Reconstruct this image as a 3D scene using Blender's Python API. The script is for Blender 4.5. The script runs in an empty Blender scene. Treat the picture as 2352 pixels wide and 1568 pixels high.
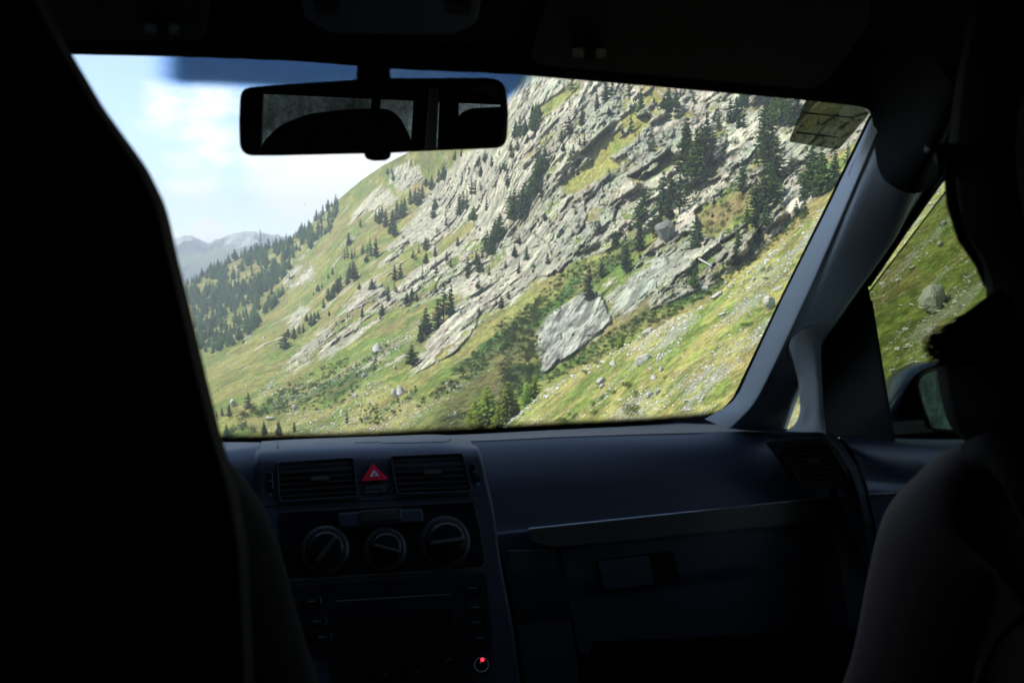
import bpy, bmesh, math, random
import numpy as np
from mathutils import Vector, Matrix, Euler

sc = bpy.context.scene
rad = math.radians
# ---------------------------------------------------------------- camera, sky, sun, exposure
FPX = 1960.0            # focal length in pixels of a 2352 px wide picture
PITCH, YAW = rad(5.0), rad(18.6)
CAM = np.array([0.0, 0.0, 1.35])
cam_d = bpy.data.cameras.new('camera')
cam = bpy.data.objects.new('camera', cam_d)
sc.collection.objects.link(cam)
cam.location = CAM
cam.rotation_euler = (rad(90) - PITCH, 0, -YAW)
cam_d.sensor_width = 36.0
cam_d.lens = 36.0 * FPX / 2352.0
cam_d.clip_start = 0.02
cam_d.clip_end = 30000.0
cam_d.dof.use_dof = True
cam_d.dof.focus_distance = 6.0
cam_d.dof.aperture_fstop = 13.0
sc.camera = cam

SUN_AZ, SUN_EL = rad(-82.0), rad(44.0)      # azimuth from +Y (ahead), negative = to the left
sun_d = bpy.data.lights.new('sun', 'SUN')
sun = bpy.data.objects.new('sun', sun_d)
sc.collection.objects.link(sun)
sun_d.energy = 3.7
sun_d.angle = rad(0.5)
sun_d.color = (1.0, 0.95, 0.86)
sdir = Vector((math.sin(SUN_AZ) * math.cos(SUN_EL), math.cos(SUN_AZ) * math.cos(SUN_EL), math.sin(SUN_EL)))
sun.rotation_euler = (-sdir).to_track_quat('-Z', 'Y').to_euler()
sun.location = (-30, 10, 60)

sc.view_settings.view_transform = 'Standard'
sc.view_settings.look = 'None'
sc.view_settings.exposure = 1.0
sc.view_settings.gamma = 1.0
sc.render.engine = 'CYCLES'
try:
    sc.cycles.use_denoising = True
    sc.cycles.denoiser = 'OPENIMAGEDENOISE'
    sc.cycles.use_adaptive_sampling = True
    sc.cycles.adaptive_threshold = 0.01
    sc.cycles.max_bounces = 8
    sc.cycles.diffuse_bounces = 3
    sc.cycles.glossy_bounces = 4
    sc.cycles.transparent_max_bounces = 16
    sc.cycles.volume_bounces = 0
    sc.cycles.sample_clamp_indirect = 4.0
    sc.cycles.caustics_reflective = False
    sc.cycles.caustics_refractive = False
except Exception:
    pass

RX = np.array([math.cos(YAW), -math.sin(YAW), 0.0])
FW = np.array([math.sin(YAW) * math.cos(PITCH), math.cos(YAW) * math.cos(PITCH), -math.sin(PITCH)])
UP = np.array([math.sin(YAW) * math.sin(PITCH), math.cos(YAW) * math.sin(PITCH), math.cos(PITCH)])

def ray(u, v):
    return FW + RX * ((u - 1176.0) / FPX) + UP * ((784.0 - v) / FPX)
def atd(u, v, d):
    return CAM + ray(u, v) * d
def atY(u, v, Y, X=0.9):
    r = ray(u, v)
    s = Y / r[1]
    if r[0] * s > X: s = X / r[0]
    return CAM + r * s
def atX(u, v, X):
    r = ray(u, v)
    return CAM + r * (X / r[0])
def atZ(u, v, Z):
    r = ray(u, v)
    return CAM + r * ((Z - CAM[2]) / r[2])
def onp(u, v, P0, n, off=0.0):
    r = ray(u, v)
    s = np.dot(np.asarray(P0) + np.asarray(n) * off - CAM, n) / np.dot(r, n)
    return CAM + r * s

world = bpy.data.worlds.new('World')
sc.world = world
world.use_nodes = True
nt = world.node_tree
for n_ in list(nt.nodes): nt.nodes.remove(n_)
def N(nt, typ, **kw):
    n = nt.nodes.new(typ)
    for k, v in kw.items(): setattr(n, k, v)
    return n
def L(nt, a, b): nt.links.new(a, b)
def math_n(nt, op, a, b=None, c=None, clamp=False):
    n = nt.nodes.new('ShaderNodeMath'); n.operation = op; n.use_clamp = clamp
    for i, x in enumerate((a, b, c)):
        if x is None: continue
        if isinstance(x, (int, float)): n.inputs[i].default_value = x
        else: nt.links.new(x, n.inputs[i])
    return n.outputs[0]
def vmath(nt, op, a, b=None, s=None):
    n = nt.nodes.new('ShaderNodeVectorMath'); n.operation = op
    for i, x in enumerate((a, b)):
        if x is None: continue
        if isinstance(x, (tuple, list)): n.inputs[i].default_value = x
        else: nt.links.new(x, n.inputs[i])
    if s is not None: n.inputs['Scale'].default_value = s
    return n
def maprange(nt, x, a, b, c, d, smooth=False):
    n = nt.nodes.new('ShaderNodeMapRange')
    if smooth: n.interpolation_type = 'SMOOTHSTEP'
    nt.links.new(x, n.inputs[0])
    for i, q in enumerate((a, b, c, d)): n.inputs[i + 1].default_value = q
    return n.outputs[0]
def mixc(nt, f, a, b, blend='MIX'):
    n = nt.nodes.new('ShaderNodeMix'); n.data_type = 'RGBA'; n.blend_type = blend
    if isinstance(f, (int, float)): n.inputs[0].default_value = f
    else: nt.links.new(f, n.inputs[0])
    for i, x in ((6, a), (7, b)):
        if isinstance(x, (tuple, list)): n.inputs[i].default_value = (*x[:3], 1)
        else: nt.links.new(x, n.inputs[i])
    return n.outputs[2]
def noise(nt, vec, scale, detail=4, rough=0.55, dist=0.0):
    n = nt.nodes.new('ShaderNodeTexNoise')
    if vec is not None: nt.links.new(vec, n.inputs['Vector'])
    n.inputs['Scale'].default_value = scale
    n.inputs['Detail'].default_value = detail
    n.inputs['Roughness'].default_value = rough
    n.inputs['Distortion'].default_value = dist
    return n

sky = N(nt, 'ShaderNodeTexSky', sky_type='NISHITA')
sky.sun_disc = False
sky.sun_elevation = SUN_EL
sky.sun_rotation = SUN_AZ
sky.altitude = 1500.0
sky.air_density = 1.0
sky.dust_density = .2
sky.ozone_density = 1.0
tc = N(nt, 'ShaderNodeTexCoord')
gen = tc.outputs['Generated']
# broken white clouds, placed by direction: centre, angular radius, strength
def dirv(u, v):
    r = ray(u, v); r = r / np.linalg.norm(r); return tuple(float(x) for x in r)
nz1 = noise(nt, vmath(nt, 'MULTIPLY', gen, (1.0, 1.0, 2.4)).outputs[0], 9.0, 6, 0.58, 0.3)
nz2 = noise(nt, vmath(nt, 'MULTIPLY', gen, (1.0, 1.0, 2.0)).outputs[0], 26.0, 5, 0.6)
acc = None
for (u, v, r_, st) in ((735, 400, .10, 1.0), (690, 440, .09, .8), (650, 380, .10, .62), (860, 370, .12, .9), (470, 265, .08, .66), (380, 250, .07, .55), (470, 545, .036, 1.0),
                       (490, 525, .02, .9), (440, 410, .07, .6), (490, 350, .05, .6), (650, 345, .06, .3), (900, 250, .12, .6)):
    d = dirv(u, v)
    dist = vmath(nt, 'DISTANCE', gen, d).outputs['Value']
    m = maprange(nt, dist, 0.0, r_, 1.0, 0.0, True)
    m = math_n(nt, 'MULTIPLY', m, st)
    acc = m if acc is None else math_n(nt, 'MAXIMUM', acc, m)
gencl = maprange(nt, nz1.outputs['Fac'], 0.56, 0.75, 0.0, 0.55, True)      # light cloud elsewhere
t = math_n(nt, 'ADD', math_n(nt, 'MULTIPLY', nz1.outputs['Fac'], 0.9), math_n(nt, 'MULTIPLY', nz2.outputs['Fac'], 0.7))
t = math_n(nt, 'ADD', math_n(nt, 'MULTIPLY', acc, 0.9), math_n(nt, 'SUBTRACT', t, 1.0))
cl = maprange(nt, t, 0.0, 0.5, 0.0, 1.0, True)
cl = math_n(nt, 'MULTIPLY', cl, maprange(nt, acc, 0.0, 0.5, 0.0, 1.0, True))
sep = N(nt, 'ShaderNodeSeparateXYZ'); L(nt, gen, sep.inputs[0])
cl = math_n(nt, 'MAXIMUM', cl, math_n(nt, 'MULTIPLY', gencl, maprange(nt, sep.outputs['Y'], -0.2, 0.3, 1.0, 0.25)))
skyc = mixc(nt, cl, sky.outputs['Color'], (6.4, 6.2, 6.0))
bg = N(nt, 'ShaderNodeBackground'); bg.inputs['Strength'].default_value = 0.145
wo = N(nt, 'ShaderNodeOutputWorld')
L(nt, skyc, bg.inputs['Color']); L(nt, bg.outputs[0], wo.inputs['Surface'])

# ---------------------------------------------------------------- helpers
COL = sc.collection
def setp(o, label=None, cat=None, group=None, kind=None):
    if label: o['label'] = label
    if cat: o['category'] = cat
    if group: o['group'] = group
    if kind: o['kind'] = kind
    return o
def empty(name, loc, label, cat, group=None):
    o = bpy.data.objects.new(name, None); COL.objects.link(o)
    o.location = Vector([float(x) for x in loc]); o.empty_display_size = 0.1
    return setp(o, label, cat, group)
def wloc(o):
    v = Vector((0, 0, 0))
    while o is not None:
        v = v + o.location; o = o.parent
    return v
def mk(name, verts, faces, mat, parent=None, smooth=False, origin=None):
    V = np.asarray(verts, dtype=float).reshape(-1, 3)
    o0 = V.mean(axis=0) if origin is None else np.asarray(origin, dtype=float)
    me = bpy.data.meshes.new(name)
    me.from_pydata((V - o0).tolist(), [], [list(map(int, f)) for f in faces])
    me.materials.append(mat)
    if smooth: me.polygons.foreach_set('use_smooth', [True] * len(me.polygons))
    me.update()
    o = bpy.data.objects.new(name, me); COL.objects.link(o)
    if parent is not None:
        o.parent = parent
        o.location = Vector(o0.tolist()) - wloc(parent)
    else: o.location = Vector(o0.tolist())
    return o
def fix_normals(o):
    bm = bmesh.new(); bm.from_mesh(o.data); bmesh.ops.recalc_face_normals(bm, faces=bm.faces)
    bm.to_mesh(o.data); bm.free(); return o
def bev(o, w, seg=2, ang=40):
    m = o.modifiers.new('bevel', 'BEVEL'); m.width = w; m.segments = seg; m.limit_method = 'ANGLE'; m.angle_limit = rad(ang)
    return o
def subs(o, lv=2):
    m = o.modifiers.new('subsurf', 'SUBSURF'); m.levels = lv; m.render_levels = lv; return o
class MB:
    def __init__(s): s.v = []; s.f = []
    def add(s, V, F):
        b = len(s.v); s.v += [list(map(float, p)) for p in V]; s.f += [[i + b for i in f] for f in F]; return s
    def prism(s, A, B):
        n = len(A); V = list(A) + list(B)
        F = [list(range(n))[::-1], list(range(n, 2 * n))] + [[i, (i + 1) % n, n + (i + 1) % n, n + i] for i in range(n)]
        return s.add(V, F)
    def box(s, x0, x1, y0, y1, z0, z1):
        V = [(x, y, z) for z in (z0, z1) for (x, y) in ((x0, y0), (x1, y0), (x1, y1), (x0, y1))]
        return s.prism(V[:4], V[4:])
    def tube(s, pts, rs, n=8):
        pts = [np.asarray(p, float) for p in pts]; rings = []
        if not hasattr(rs, '__len__'): rs = [rs] * len(pts)
        prev = None
        for i, p in enumerate(pts):
            t = pts[min(i + 1, len(pts) - 1)] - pts[max(i - 1, 0)]; t = t / (np.linalg.norm(t) + 1e-9)
            a = np.array([0, 0, 1.0]) if abs(t[2]) < .9 else np.array([1.0, 0, 0])
            if prev is not None: a = prev
            e1 = a - t * np.dot(a, t); e1 /= np.linalg.norm(e1) + 1e-9; prev = e1; e2 = np.cross(t, e1)
            rings.append([p + rs[i] * (math.cos(2 * math.pi * k / n) * e1 + math.sin(2 * math.pi * k / n) * e2) for k in range(n)])
        V = [q for r in rings for q in r]; F = []
        for i in range(len(pts) - 1):
            for k in range(n):
                F.append([i * n + k, i * n + (k + 1) % n, (i + 1) * n + (k + 1) % n, (i + 1) * n + k])
        F.append(list(range(n))[::-1]); F.append([(len(pts) - 1) * n + k for k in range(n)])
        return s.add(V, F)
    def build(s, name, mat, parent=None, smooth=False, fix=True):
        o = mk(name, s.v, s.f, mat, parent, smooth)
        if fix: fix_normals(o)
        return o
def catmull(P, k):
    """P (n,...) control rows -> refined with k steps per span"""
    P = np.asarray(P, float); n = len(P)
    Q = np.concatenate([2 * P[:1] - P[1:2], P, 2 * P[-1:] - P[-2:-1]]); out = []
    for i in range(n - 1):
        p0, p1, p2, p3 = Q[i], Q[i + 1], Q[i + 2], Q[i + 3]
        for j in range(k):
            t = j / k
            out.append(0.5 * (2 * p1 + (p2 - p0) * t + (2 * p0 - 5 * p1 + 4 * p2 - p3) * t * t + (3 * p1 - p0 - 3 * p2 + p3) * t ** 3))
    out.append(P[-1]); return np.array(out)
def loft(name, rows, mat, parent, k=(4, 4), thick=None, fix=True):
    """smooth sheet through a grid of 3-D control points"""
    G = catmull(np.asarray(rows, float), k[0])
    G = np.swapaxes(catmull(np.swapaxes(G, 0, 1), k[1]), 0, 1)
    a, b = G.shape[:2]
    F = [[i * b + j, i * b + j + 1, (i + 1) * b + j + 1, (i + 1) * b + j] for i in range(a - 1) for j in range(b - 1)]
    o = mk(name, G.reshape(-1, 3), F, mat, parent, True)
    if thick:
        m = o.modifiers.new('solid', 'SOLIDIFY'); m.thickness = abs(thick); m.offset = -1 if thick > 0 else 1
    return o
def rounded(pts, r, n=4):
    """round the corners of a 2-D polygon"""
    out = []; m = len(pts)
    for i in range(m):
        p = np.array(pts[i], float); a = np.array(pts[i - 1], float) - p; b = np.array(pts[(i + 1) % m], float) - p
        ra = min(r, np.linalg.norm(a) * .45); rb = min(r, np.linalg.norm(b) * .45)
        A = p + a / np.linalg.norm(a) * ra; B = p + b / np.linalg.norm(b) * rb
        for k in range(n + 1):
            t = k / n; out.append(tuple((1 - t) ** 2 * A + 2 * t * (1 - t) * p + t * t * B))
    return out
def panel(name, uv, PL, o0, o1, mat, parent, bevel=0.0008, mb=None):
    A = [onp(u, v, PL[0], PL[1], o0) for u, v in uv]; B = [onp(u, v, PL[0], PL[1], o1) for u, v in uv]
    m = MB() if mb is None else mb
    m.prism(A, B)
    if mb is not None: return m
    o = m.build(name, mat, parent)
    if bevel: bev(o, bevel)
    return o

# ---------------------------------------------------------------- numpy noise
def _h(ix, iy, iz, seed):
    n = (ix.astype(np.int64) * 374761393 + iy.astype(np.int64) * 668265263 + iz.astype(np.int64) * 1274126177 + seed * 144665) & 0xffffffff
    n = ((n ^ (n >> 13)) * 1274126177) & 0xffffffff
    n = (n ^ (n >> 16)) * 2246822519 & 0xffffffff
    return ((n ^ (n >> 15)) & 0xffffff).astype(np.float64) / float(0xffffff)
def vnoise(P, seed=0):
    I = np.floor(P); f = P - I; f = f * f * (3 - 2 * f); I = I.astype(np.int64); r = 0
    for a in (0, 1):
        wa = f[:, 0] if a else 1 - f[:, 0]
        for b in (0, 1):
            wb = f[:, 1] if b else 1 - f[:, 1]
            for c in (0, 1):
                wc = f[:, 2] if c else 1 - f[:, 2]
                r = r + wa * wb * wc * _h(I[:, 0] + a, I[:, 1] + b, I[:, 2] + c, seed)
    return r
def fbm(P, oct=4, seed=0, gain=0.5, lac=2.03):
    a = 1.0; s = 0; t = 0; Q = P.copy()
    for i in range(oct):
        s = s + a * vnoise(Q, seed + i * 17); t += a; a *= gain; Q = Q * lac + 3.1
    return s / t
def facets(P, seed=0):
    """worley cells carrying random tilted planes: returns displacement (-1..1) and distance to the cell edge"""
    I = np.floor(P).astype(np.int64); n = len(P)
    b1 = np.full(n, 9.0); b2 = np.full(n, 9.0); disp = np.zeros(n)
    for a in (-1, 0, 1):
        for b in (-1, 0, 1):
            for c in (-1, 0, 1):
                J = I + np.array([a, b, c])
                h = [_h(J[:, 0], J[:, 1], J[:, 2], seed + q) for q in range(7)]
                F = J + np.stack(h[:3], 1)
                D = P - F; d = (D * D).sum(1)
                g = (np.stack(h[3:6], 1) - .5) * 1.6
                val = (g * D).sum(1) + (h[6] - .5)
                m = d < b1
                b2 = np.where(m, b1, np.minimum(b2, d)); disp = np.where(m, val, disp); b1 = np.where(m, d, b1)
    return disp, np.sqrt(b2) - np.sqrt(b1)
def smooth01(x): x = np.clip(x, 0, 1); return x * x * (3 - 2 * x)
def polysd(u, v, poly):
    """signed distance (positive inside) to a polygon, pixels"""
    P = np.array(poly, float); n = len(P); d2 = np.full(u.shape, 1e12); ins = np.zeros(u.shape, bool)
    for i in range(n):
        a = P[i]; b = P[(i + 1) % n]; e = b - a
        t = np.clip(((u - a[0]) * e[0] + (v - a[1]) * e[1]) / (e @ e), 0, 1)
        d2 = np.minimum(d2, (u - a[0] - t * e[0]) ** 2 + (v - a[1] - t * e[1]) ** 2)
        c = ((a[1] > v) != (b[1] > v))
        with np.errstate(divide='ignore', invalid='ignore'):
            c &= u < (b[0] - a[0]) * (v - a[1]) / (b[1] - a[1] + 1e-12) + a[0]
        ins ^= c
    return np.where(ins, 1, -1) * np.sqrt(d2)
# ---------------------------------------------------------------- land
def mat_new(name):
    m = bpy.data.materials.new(name); m.use_nodes = True; t = m.node_tree
    return m, t, t.nodes['Principled BSDF'], t.nodes['Material Output']

A1T = RX * .55 + UP * .835; A2T = -RX * .835 + UP * .55
def land_material(name, fine=1.0):
    m, t, b, o = mat_new(name)
    tcn = N(t, 'ShaderNodeTexCoord'); P = tcn.outputs['Object']
    at = N(t, 'ShaderNodeAttribute', attribute_name='albedo')
    ro = N(t, 'ShaderNodeAttribute', attribute_name='rock')
    rock = ro.outputs['Fac']
    # rock: streaks along the bedding, cracks and lichen
    mp = N(t, 'ShaderNodeMapping'); mp.inputs['Rotation'].default_value = (rad(0), rad(-48), rad(-20)); mp.inputs['Scale'].default_value = (.38, .62, 1.0)
    L(t, P, mp.inputs['Vector'])
    st = noise(t, mp.outputs[0], 0.75 * fine, 7, 0.72, .4)
    vs = N(t, 'ShaderNodeMapping'); vs.inputs['Scale'].default_value = (1, 1, .18); L(t, P, vs.inputs['Vector'])
    st2 = noise(t, vs.outputs[0], 0.5 * fine, 6, .7)
    fn = noise(t, P, 1.6 * fine, 8, .75)
    k = math_n(t, 'MULTIPLY', maprange(t, st.outputs['Fac'], .36, .58, .76, 1.1, True), maprange(t, st2.outputs['Fac'], .38, .56, .62, 1.14, True))
    k = math_n(t, 'MULTIPLY', k, maprange(t, fn.outputs['Fac'], .36, .62, .55, 1.3))
    if True:
        sa = N(t, 'ShaderNodeAttribute', attribute_name='slab'); fa = N(t, 'ShaderNodeAttribute', attribute_name='flute')
        cs = []
        for ax, q in ((A1T, .022), (A2T, .62), (FW, .10)):
            dn_ = vmath(t, 'DOT_PRODUCT', P, tuple(float(x) * q for x in ax)); cs.append(dn_.outputs['Value'])
        cb = N(t, 'ShaderNodeCombineXYZ')
        for i_ in range(3): L(t, cs[i_], cb.inputs[i_])
        ns = noise(t, cb.outputs[0], 1.0, 4, .62); ks = maprange(t, ns.outputs['Fac'], .38, .60, .38, 1.2, True)
        vf = N(t, 'ShaderNodeMapping'); vf.inputs['Scale'].default_value = (.5, .5, .045); L(t, P, vf.inputs['Vector'])
        nf_ = noise(t, vf.outputs[0], 1.0, 5, .66); kf = math_n(t, 'MULTIPLY', maprange(t, nf_.outputs['Fac'], .38, .58, .5, 1.2, True), maprange(t, fn.outputs['Fac'], .36, .62, .75, 1.15))
        for at_, kn in ((fa, kf), (sa, ks)):
            mm_ = N(t, 'ShaderNodeMix'); mm_.data_type = 'FLOAT'; L(t, at_.outputs['Fac'], mm_.inputs[0]); L(t, k, mm_.inputs[2]); L(t, kn, mm_.inputs[3]); k = mm_.outputs[0]
    # grass: tufts and dry straw
    g1 = noise(t, P, 0.9 * fine, 8, .8)
    g2 = noise(t, P, 0.09, 4, .6)
    kg = maprange(t, g1.outputs['Fac'], .35, .65, .45, 1.5)
    kk = N(t, 'ShaderNodeMix'); kk.data_type = 'FLOAT'; L(t, rock, kk.inputs[0]); L(t, kg, kk.inputs[2]); L(t, k, kk.inputs[3])
    c = vmath(t, 'SCALE', at.outputs['Color']); L(t, kk.outputs[0], c.inputs['Scale'])
    hue = mixc(t, maprange(t, g2.outputs['Fac'], .4, .6, 0, 1), (0.93, 1.0, .85), (1.04, 1.0, .94))
    col = mixc(t, 1.0, c.outputs[0], hue, 'MULTIPLY')
    L(t, col, b.inputs['Base Color'])
    b.inputs['Roughness'].default_value = .95; b.inputs['Specular IOR Level'].default_value = .15
    hh = math_n(t, 'ADD', math_n(t, 'MULTIPLY', fn.outputs['Fac'], .5), math_n(t, 'MULTIPLY', st.outputs['Fac'], .35))
    for at_, nn_, w_ in ((fa, nf_, 1.3), (sa, ns, 1.6)):
        mm_ = N(t, 'ShaderNodeMix'); mm_.data_type = 'FLOAT'; L(t, at_.outputs['Fac'], mm_.inputs[0]); L(t, hh, mm_.inputs[2]); L(t, math_n(t, 'MULTIPLY', nn_.outputs['Fac'], w_), mm_.inputs[3]); hh = mm_.outputs[0]
    hh = math_n(t, 'MULTIPLY', hh, math_n(t, 'ADD', math_n(t, 'MULTIPLY', rock, 1.4), .5))
    bp = N(t, 'ShaderNodeBump'); bp.inputs['Strength'].default_value = .8; bp.inputs['Distance'].default_value = 1.0 / fine
    L(t, hh, bp.inputs['Height']); L(t, bp.outputs[0], b.inputs['Normal'])
    return m
M_land = land_material('hillside_ground', 1.0)
M_near = land_material('near_slope_ground', 2.4)

def grid_obj(name, G, mat, attrs, label, cat=None, kind='structure'):
    a, b = G.shape[:2]
    idx = np.arange(a * b).reshape(a, b)
    F = np.stack([idx[:-1, :-1], idx[:-1, 1:], idx[1:, 1:], idx[1:, :-1]], -1).reshape(-1, 4)
    me = bpy.data.meshes.new(name)
    nv, nf = a * b, len(F)
    me.vertices.add(nv); me.vertices.foreach_set('co', G.reshape(-1).astype(np.float32))
    me.loops.add(nf * 4); me.loops.foreach_set('vertex_index', F.reshape(-1).astype(np.int32))
    me.polygons.add(nf); me.polygons.foreach_set('loop_start', np.arange(0, nf * 4, 4, dtype=np.int32))
    me.polygons.foreach_set('loop_total', np.full(nf, 4, dtype=np.int32))
    me.update(calc_edges=True); me.validate()
    me.materials.append(mat)
    al = me.attributes.new('albedo', 'FLOAT_COLOR', 'POINT')
    c = np.ones((nv, 4), np.float32); c[:, :3] = attrs['albedo'].reshape(-1, 3); al.data.foreach_set('color', c.reshape(-1))
    rk = me.attributes.new('rock', 'FLOAT', 'POINT'); rk.data.foreach_set('value', attrs['rock'].reshape(-1).astype(np.float32))
    for kx in ('slab', 'flute'):
        if kx in attrs: ax_ = me.attributes.new(kx, 'FLOAT', 'POINT'); ax_.data.foreach_set('value', attrs[kx].reshape(-1).astype(np.float32))
    o = bpy.data.objects.new(name, me); COL.objects.link(o)
    return setp(o, label, cat, None, kind)

# control depths of the mountainside (u, v, metres along the view axis)
CD = [(430,655,900),(600,572,880),(700,520,840),(775,455,780),(470,820,560),(600,720,640),(650,650,690),(760,540,700),(600,780,500),(480,900,400),
 (520,1000,265),(700,1000,232),(900,1000,200),(480,1080,240),(900,1080,180),(650,850,385),(850,650,450),(1000,420,580),(950,352,620),(380,700,900),
 (950,850,255),(1050,700,300),(1150,400,390),(1170,230,440),(850,800,310),(1000,980,178),(1200,800,215),(1150,980,168),(1240,860,190),(1340,700,225),
 (1350,590,255),(1500,700,195),(1500,500,250),(1500,200,320),(1250,180,400),(1700,600,185),(1700,250,275),(1850,500,170),(1850,250,235),(2100,100,225),
 (2350,0,230),(2000,500,150),(1300,1000,150),(1600,1000,130),(2350,900,110),(1300,60,420),(800,560,600),(720,900,300),(1500,-60,400),(1900,-60,320)]
CD = np.array(CD, float)
def tps_fit(X, y, lam=1e-3):
    n = len(X); d = np.linalg.norm(X[:, None] - X[None], axis=2) / 1000
    K = d * d * np.log(d + 1e-9) + np.eye(n) * lam
    Pm = np.c_[np.ones(n), X / 1000]
    A = np.block([[K, Pm], [Pm.T, np.zeros((3, 3))]])
    return np.linalg.solve(A, np.r_[y, 0, 0, 0])
W_ = tps_fit(CD[:, :2], np.log(CD[:, 2]))
def hill_d(u, v):
    u = np.maximum(np.asarray(u, float), 340.0); v = np.asarray(v, float); s = W_[-3] + W_[-2] * u / 1000 + W_[-1] * v / 1000
    for i, (a, b, _) in enumerate(CD):
        d = np.sqrt((u - a) ** 2 + (v - b) ** 2) / 1000
        s = s + W_[i] * d * d * np.log(d + 1e-9)
    return np.exp(s)
SKYL = np.array([(-900,1040),(-500,990),(-200,935),(100,835),(300,735),(380,690),(425,655),(480,625),(540,594),(600,574),(665,554),(700,524),(740,492),(775,460),(830,414),(880,380),(930,354),(1000,320),
 (1080,275),(1140,243),(1172,222),(1195,185),(1230,120),(1290,20),(1400,-60),(2500,-60)], float)
def skyline(u): return np.interp(u, SKYL[:, 0], SKYL[:, 1])

ROCKZ = [  # solid rock, green holes inside them come from GREENZ and from flat ledges
 [(1165,235),(1195,185),(1230,120),(1500,40),(2000,60),(2100,250),(1960,330),(1880,450),(1770,560),(1700,610),(1640,650),(1545,690),(1490,712),(1470,640),(1400,600),(1330,610),(1240,655),(1130,725),(1050,800),(950,860),(985,770),(1010,715),(1060,670),(970,700),(870,745),(800,800),(740,820),(665,852),(650,840),(700,780),(780,715),(840,640),(880,580),(960,480),(1000,410),(1060,350),(1165,320)],
 [(1242,862),(1238,765),(1262,722),(1345,668),(1380,700),(1440,650),(1500,560),(1560,500),(1600,560),(1560,640),(1480,690),(1400,750),(1330,800)],
 [(890,400),(955,378),(972,412),(930,440),(895,428)], [(800,490),(870,430),(905,445),(860,500),(810,530)], [(662,625),(722,606),(722,645),(650,660)], [(900,560),(960,500),(900,600)],
 [(1085,820),(1105,785),(1150,740),(1135,790),(1100,825)], [(650,745),(700,690),(720,700),(680,760)]]
GREENZ = [  # grass and alder bands across the rock
 [(960,935),(1085,805),(1130,745),(1180,715),(1250,650),(1330,598),(1440,560),(1490,530),(1530,470),(1550,500),(1500,560),(1435,640),(1345,665),(1262,720),(1180,770),(1060,875)],
 [(1340,350),(1420,270),(1500,200),(1530,240),(1450,330),(1380,370)], [(1290,420),(1380,350),(1420,380),(1330,440),(1300,450)],
 [(1440,410),(1540,345),(1560,370),(1480,420)], [(1000,560),(1080,500),(1090,520),(1010,590)], [(1230,250),(1330,190),(1340,205),(1250,270)],
 [(1600,480),(1700,420),(1760,430),(1740,520),(1660,560),(1600,540)], [(860,640),(960,560),(1000,590),(900,670)], [(760,560),(850,480),(870,510),(800,600)]]

RIDGE = np.array([(1040,1060),(1100,1018),(1150,986),(1240,906),(1330,851),(1500,761),(1620,690),(1750,590),(1880,484),(2000,385),(2100,300),(2200,225),(2450,60)], float)
def ridge(u): return np.interp(u, RIDGE[:, 0], RIDGE[:, 1], left=1200)
def spur_d(u, v):
    return 1.0 / (.00769 + 2.28e-5 * (np.asarray(u, float) - 1150) + 2.79e-5 * (np.asarray(v, float) - 985))

def to_world(U, V, D):
    return CAM + (FW + RX * ((U - 1176) / FPX)[..., None] + UP * ((784 - V) / FPX)[..., None]) * D[..., None]

A1 = RX * .69 + UP * .72; A2 = -RX * .72 + UP * .69; A3 = FW
AXR = np.stack([A1, A2, A3], 1)
C_ROCK = np.array([.56, .52, .42]); C_ROCK2 = np.array([.385, .36, .295]); C_ROCKG = np.array([.35, .37, .30])
C_STRAW = np.array([.225, .215, .066]); C_GRASS = np.array([.118, .165, .034]); C_DEEP = np.array([.05, .095, .022]); C_EARTH = np.array([.22, .155, .075])

# ---- the mountainside
uu = np.concatenate([np.arange(-900, 300, 12.0), np.arange(300, 420, 6.0), np.arange(420, 2010, 2.1), np.arange(2010, 2420, 8.0)])
tt = np.linspace(0, 1, 400)
U = np.broadcast_to(uu, (len(tt), len(uu))).copy()
VT = skyline(uu)
V = 1085 + (VT[None] - 1085) * tt[:, None]
# small bumps of the skyline itself
D = hill_d(U, V)
P0 = to_world(U, V, D).reshape(-1, 3)
Uf, Vf = U.reshape(-1), V.reshape(-1)
wob = (fbm(P0 / 25, 4, 5) - .5) * 60; wob2 = (fbm(P0 / 25, 4, 9) - .5) * 60
rock = np.zeros(len(Uf)); sdmax = np.full(len(Uf), -1e9)
for pz in ROCKZ: sdmax = np.maximum(sdmax, polysd(Uf + wob * .7, Vf + wob2 * .7, pz))
gsd = np.full(len(Uf), -1e9)
for pz in GREENZ: gsd = np.maximum(gsd, polysd(Uf + wob * .5, Vf + wob2 * .5, pz))
solid = smooth01(sdmax / 10 + .5) * (1 - smooth01(gsd / 8 + .6))
Q = P0 @ AXR
AXL = np.stack([RX * .80 + UP * .60, -RX * .60 + UP * .80, A3], 1)
w3 = np.stack([fbm(P0 / 11, 4, 61), fbm(P0 / 11, 4, 62), fbm(P0 / 11, 4, 63)], 1) - .5
QL = (P0 + w3 * 16) @ AXL
ledge = fbm(QL / np.array([15.0, 9.5, 14.0]), 5, 21)
ledge2 = fbm((P0 + w3 * 8) / np.array([4.5, 4.5, 3.4]), 4, 33)
mixr = ledge * .62 + ledge2 * .38
outc = smooth01((fbm(Q / np.array([14.0, 6.0, 12.0]), 5, 55) - .64) / .06) * (Vf < 860)
HSLAB = [(1242,862),(1236,765),(1262,722),(1340,670),(1368,668),(1392,700),(1405,738),(1335,800)]
HRIB = [(1385,738),(1412,705),(1448,650),(1485,600),(1512,578),(1535,600),(1520,640),(1478,680),(1425,722)]
BRIB = [(948,862),(985,790),(1035,720),(1060,695),(1110,690),(1090,760),(1040,812)]
wj = (fbm(P0 / 6, 4, 64) - .5) * 30 + (fbm(P0 / 1.8, 3, 65) - .5) * 16
slabz = smooth01(polysd(Uf + wj * .7, Vf - wj * .5, HSLAB) / 7 + .5)
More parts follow.
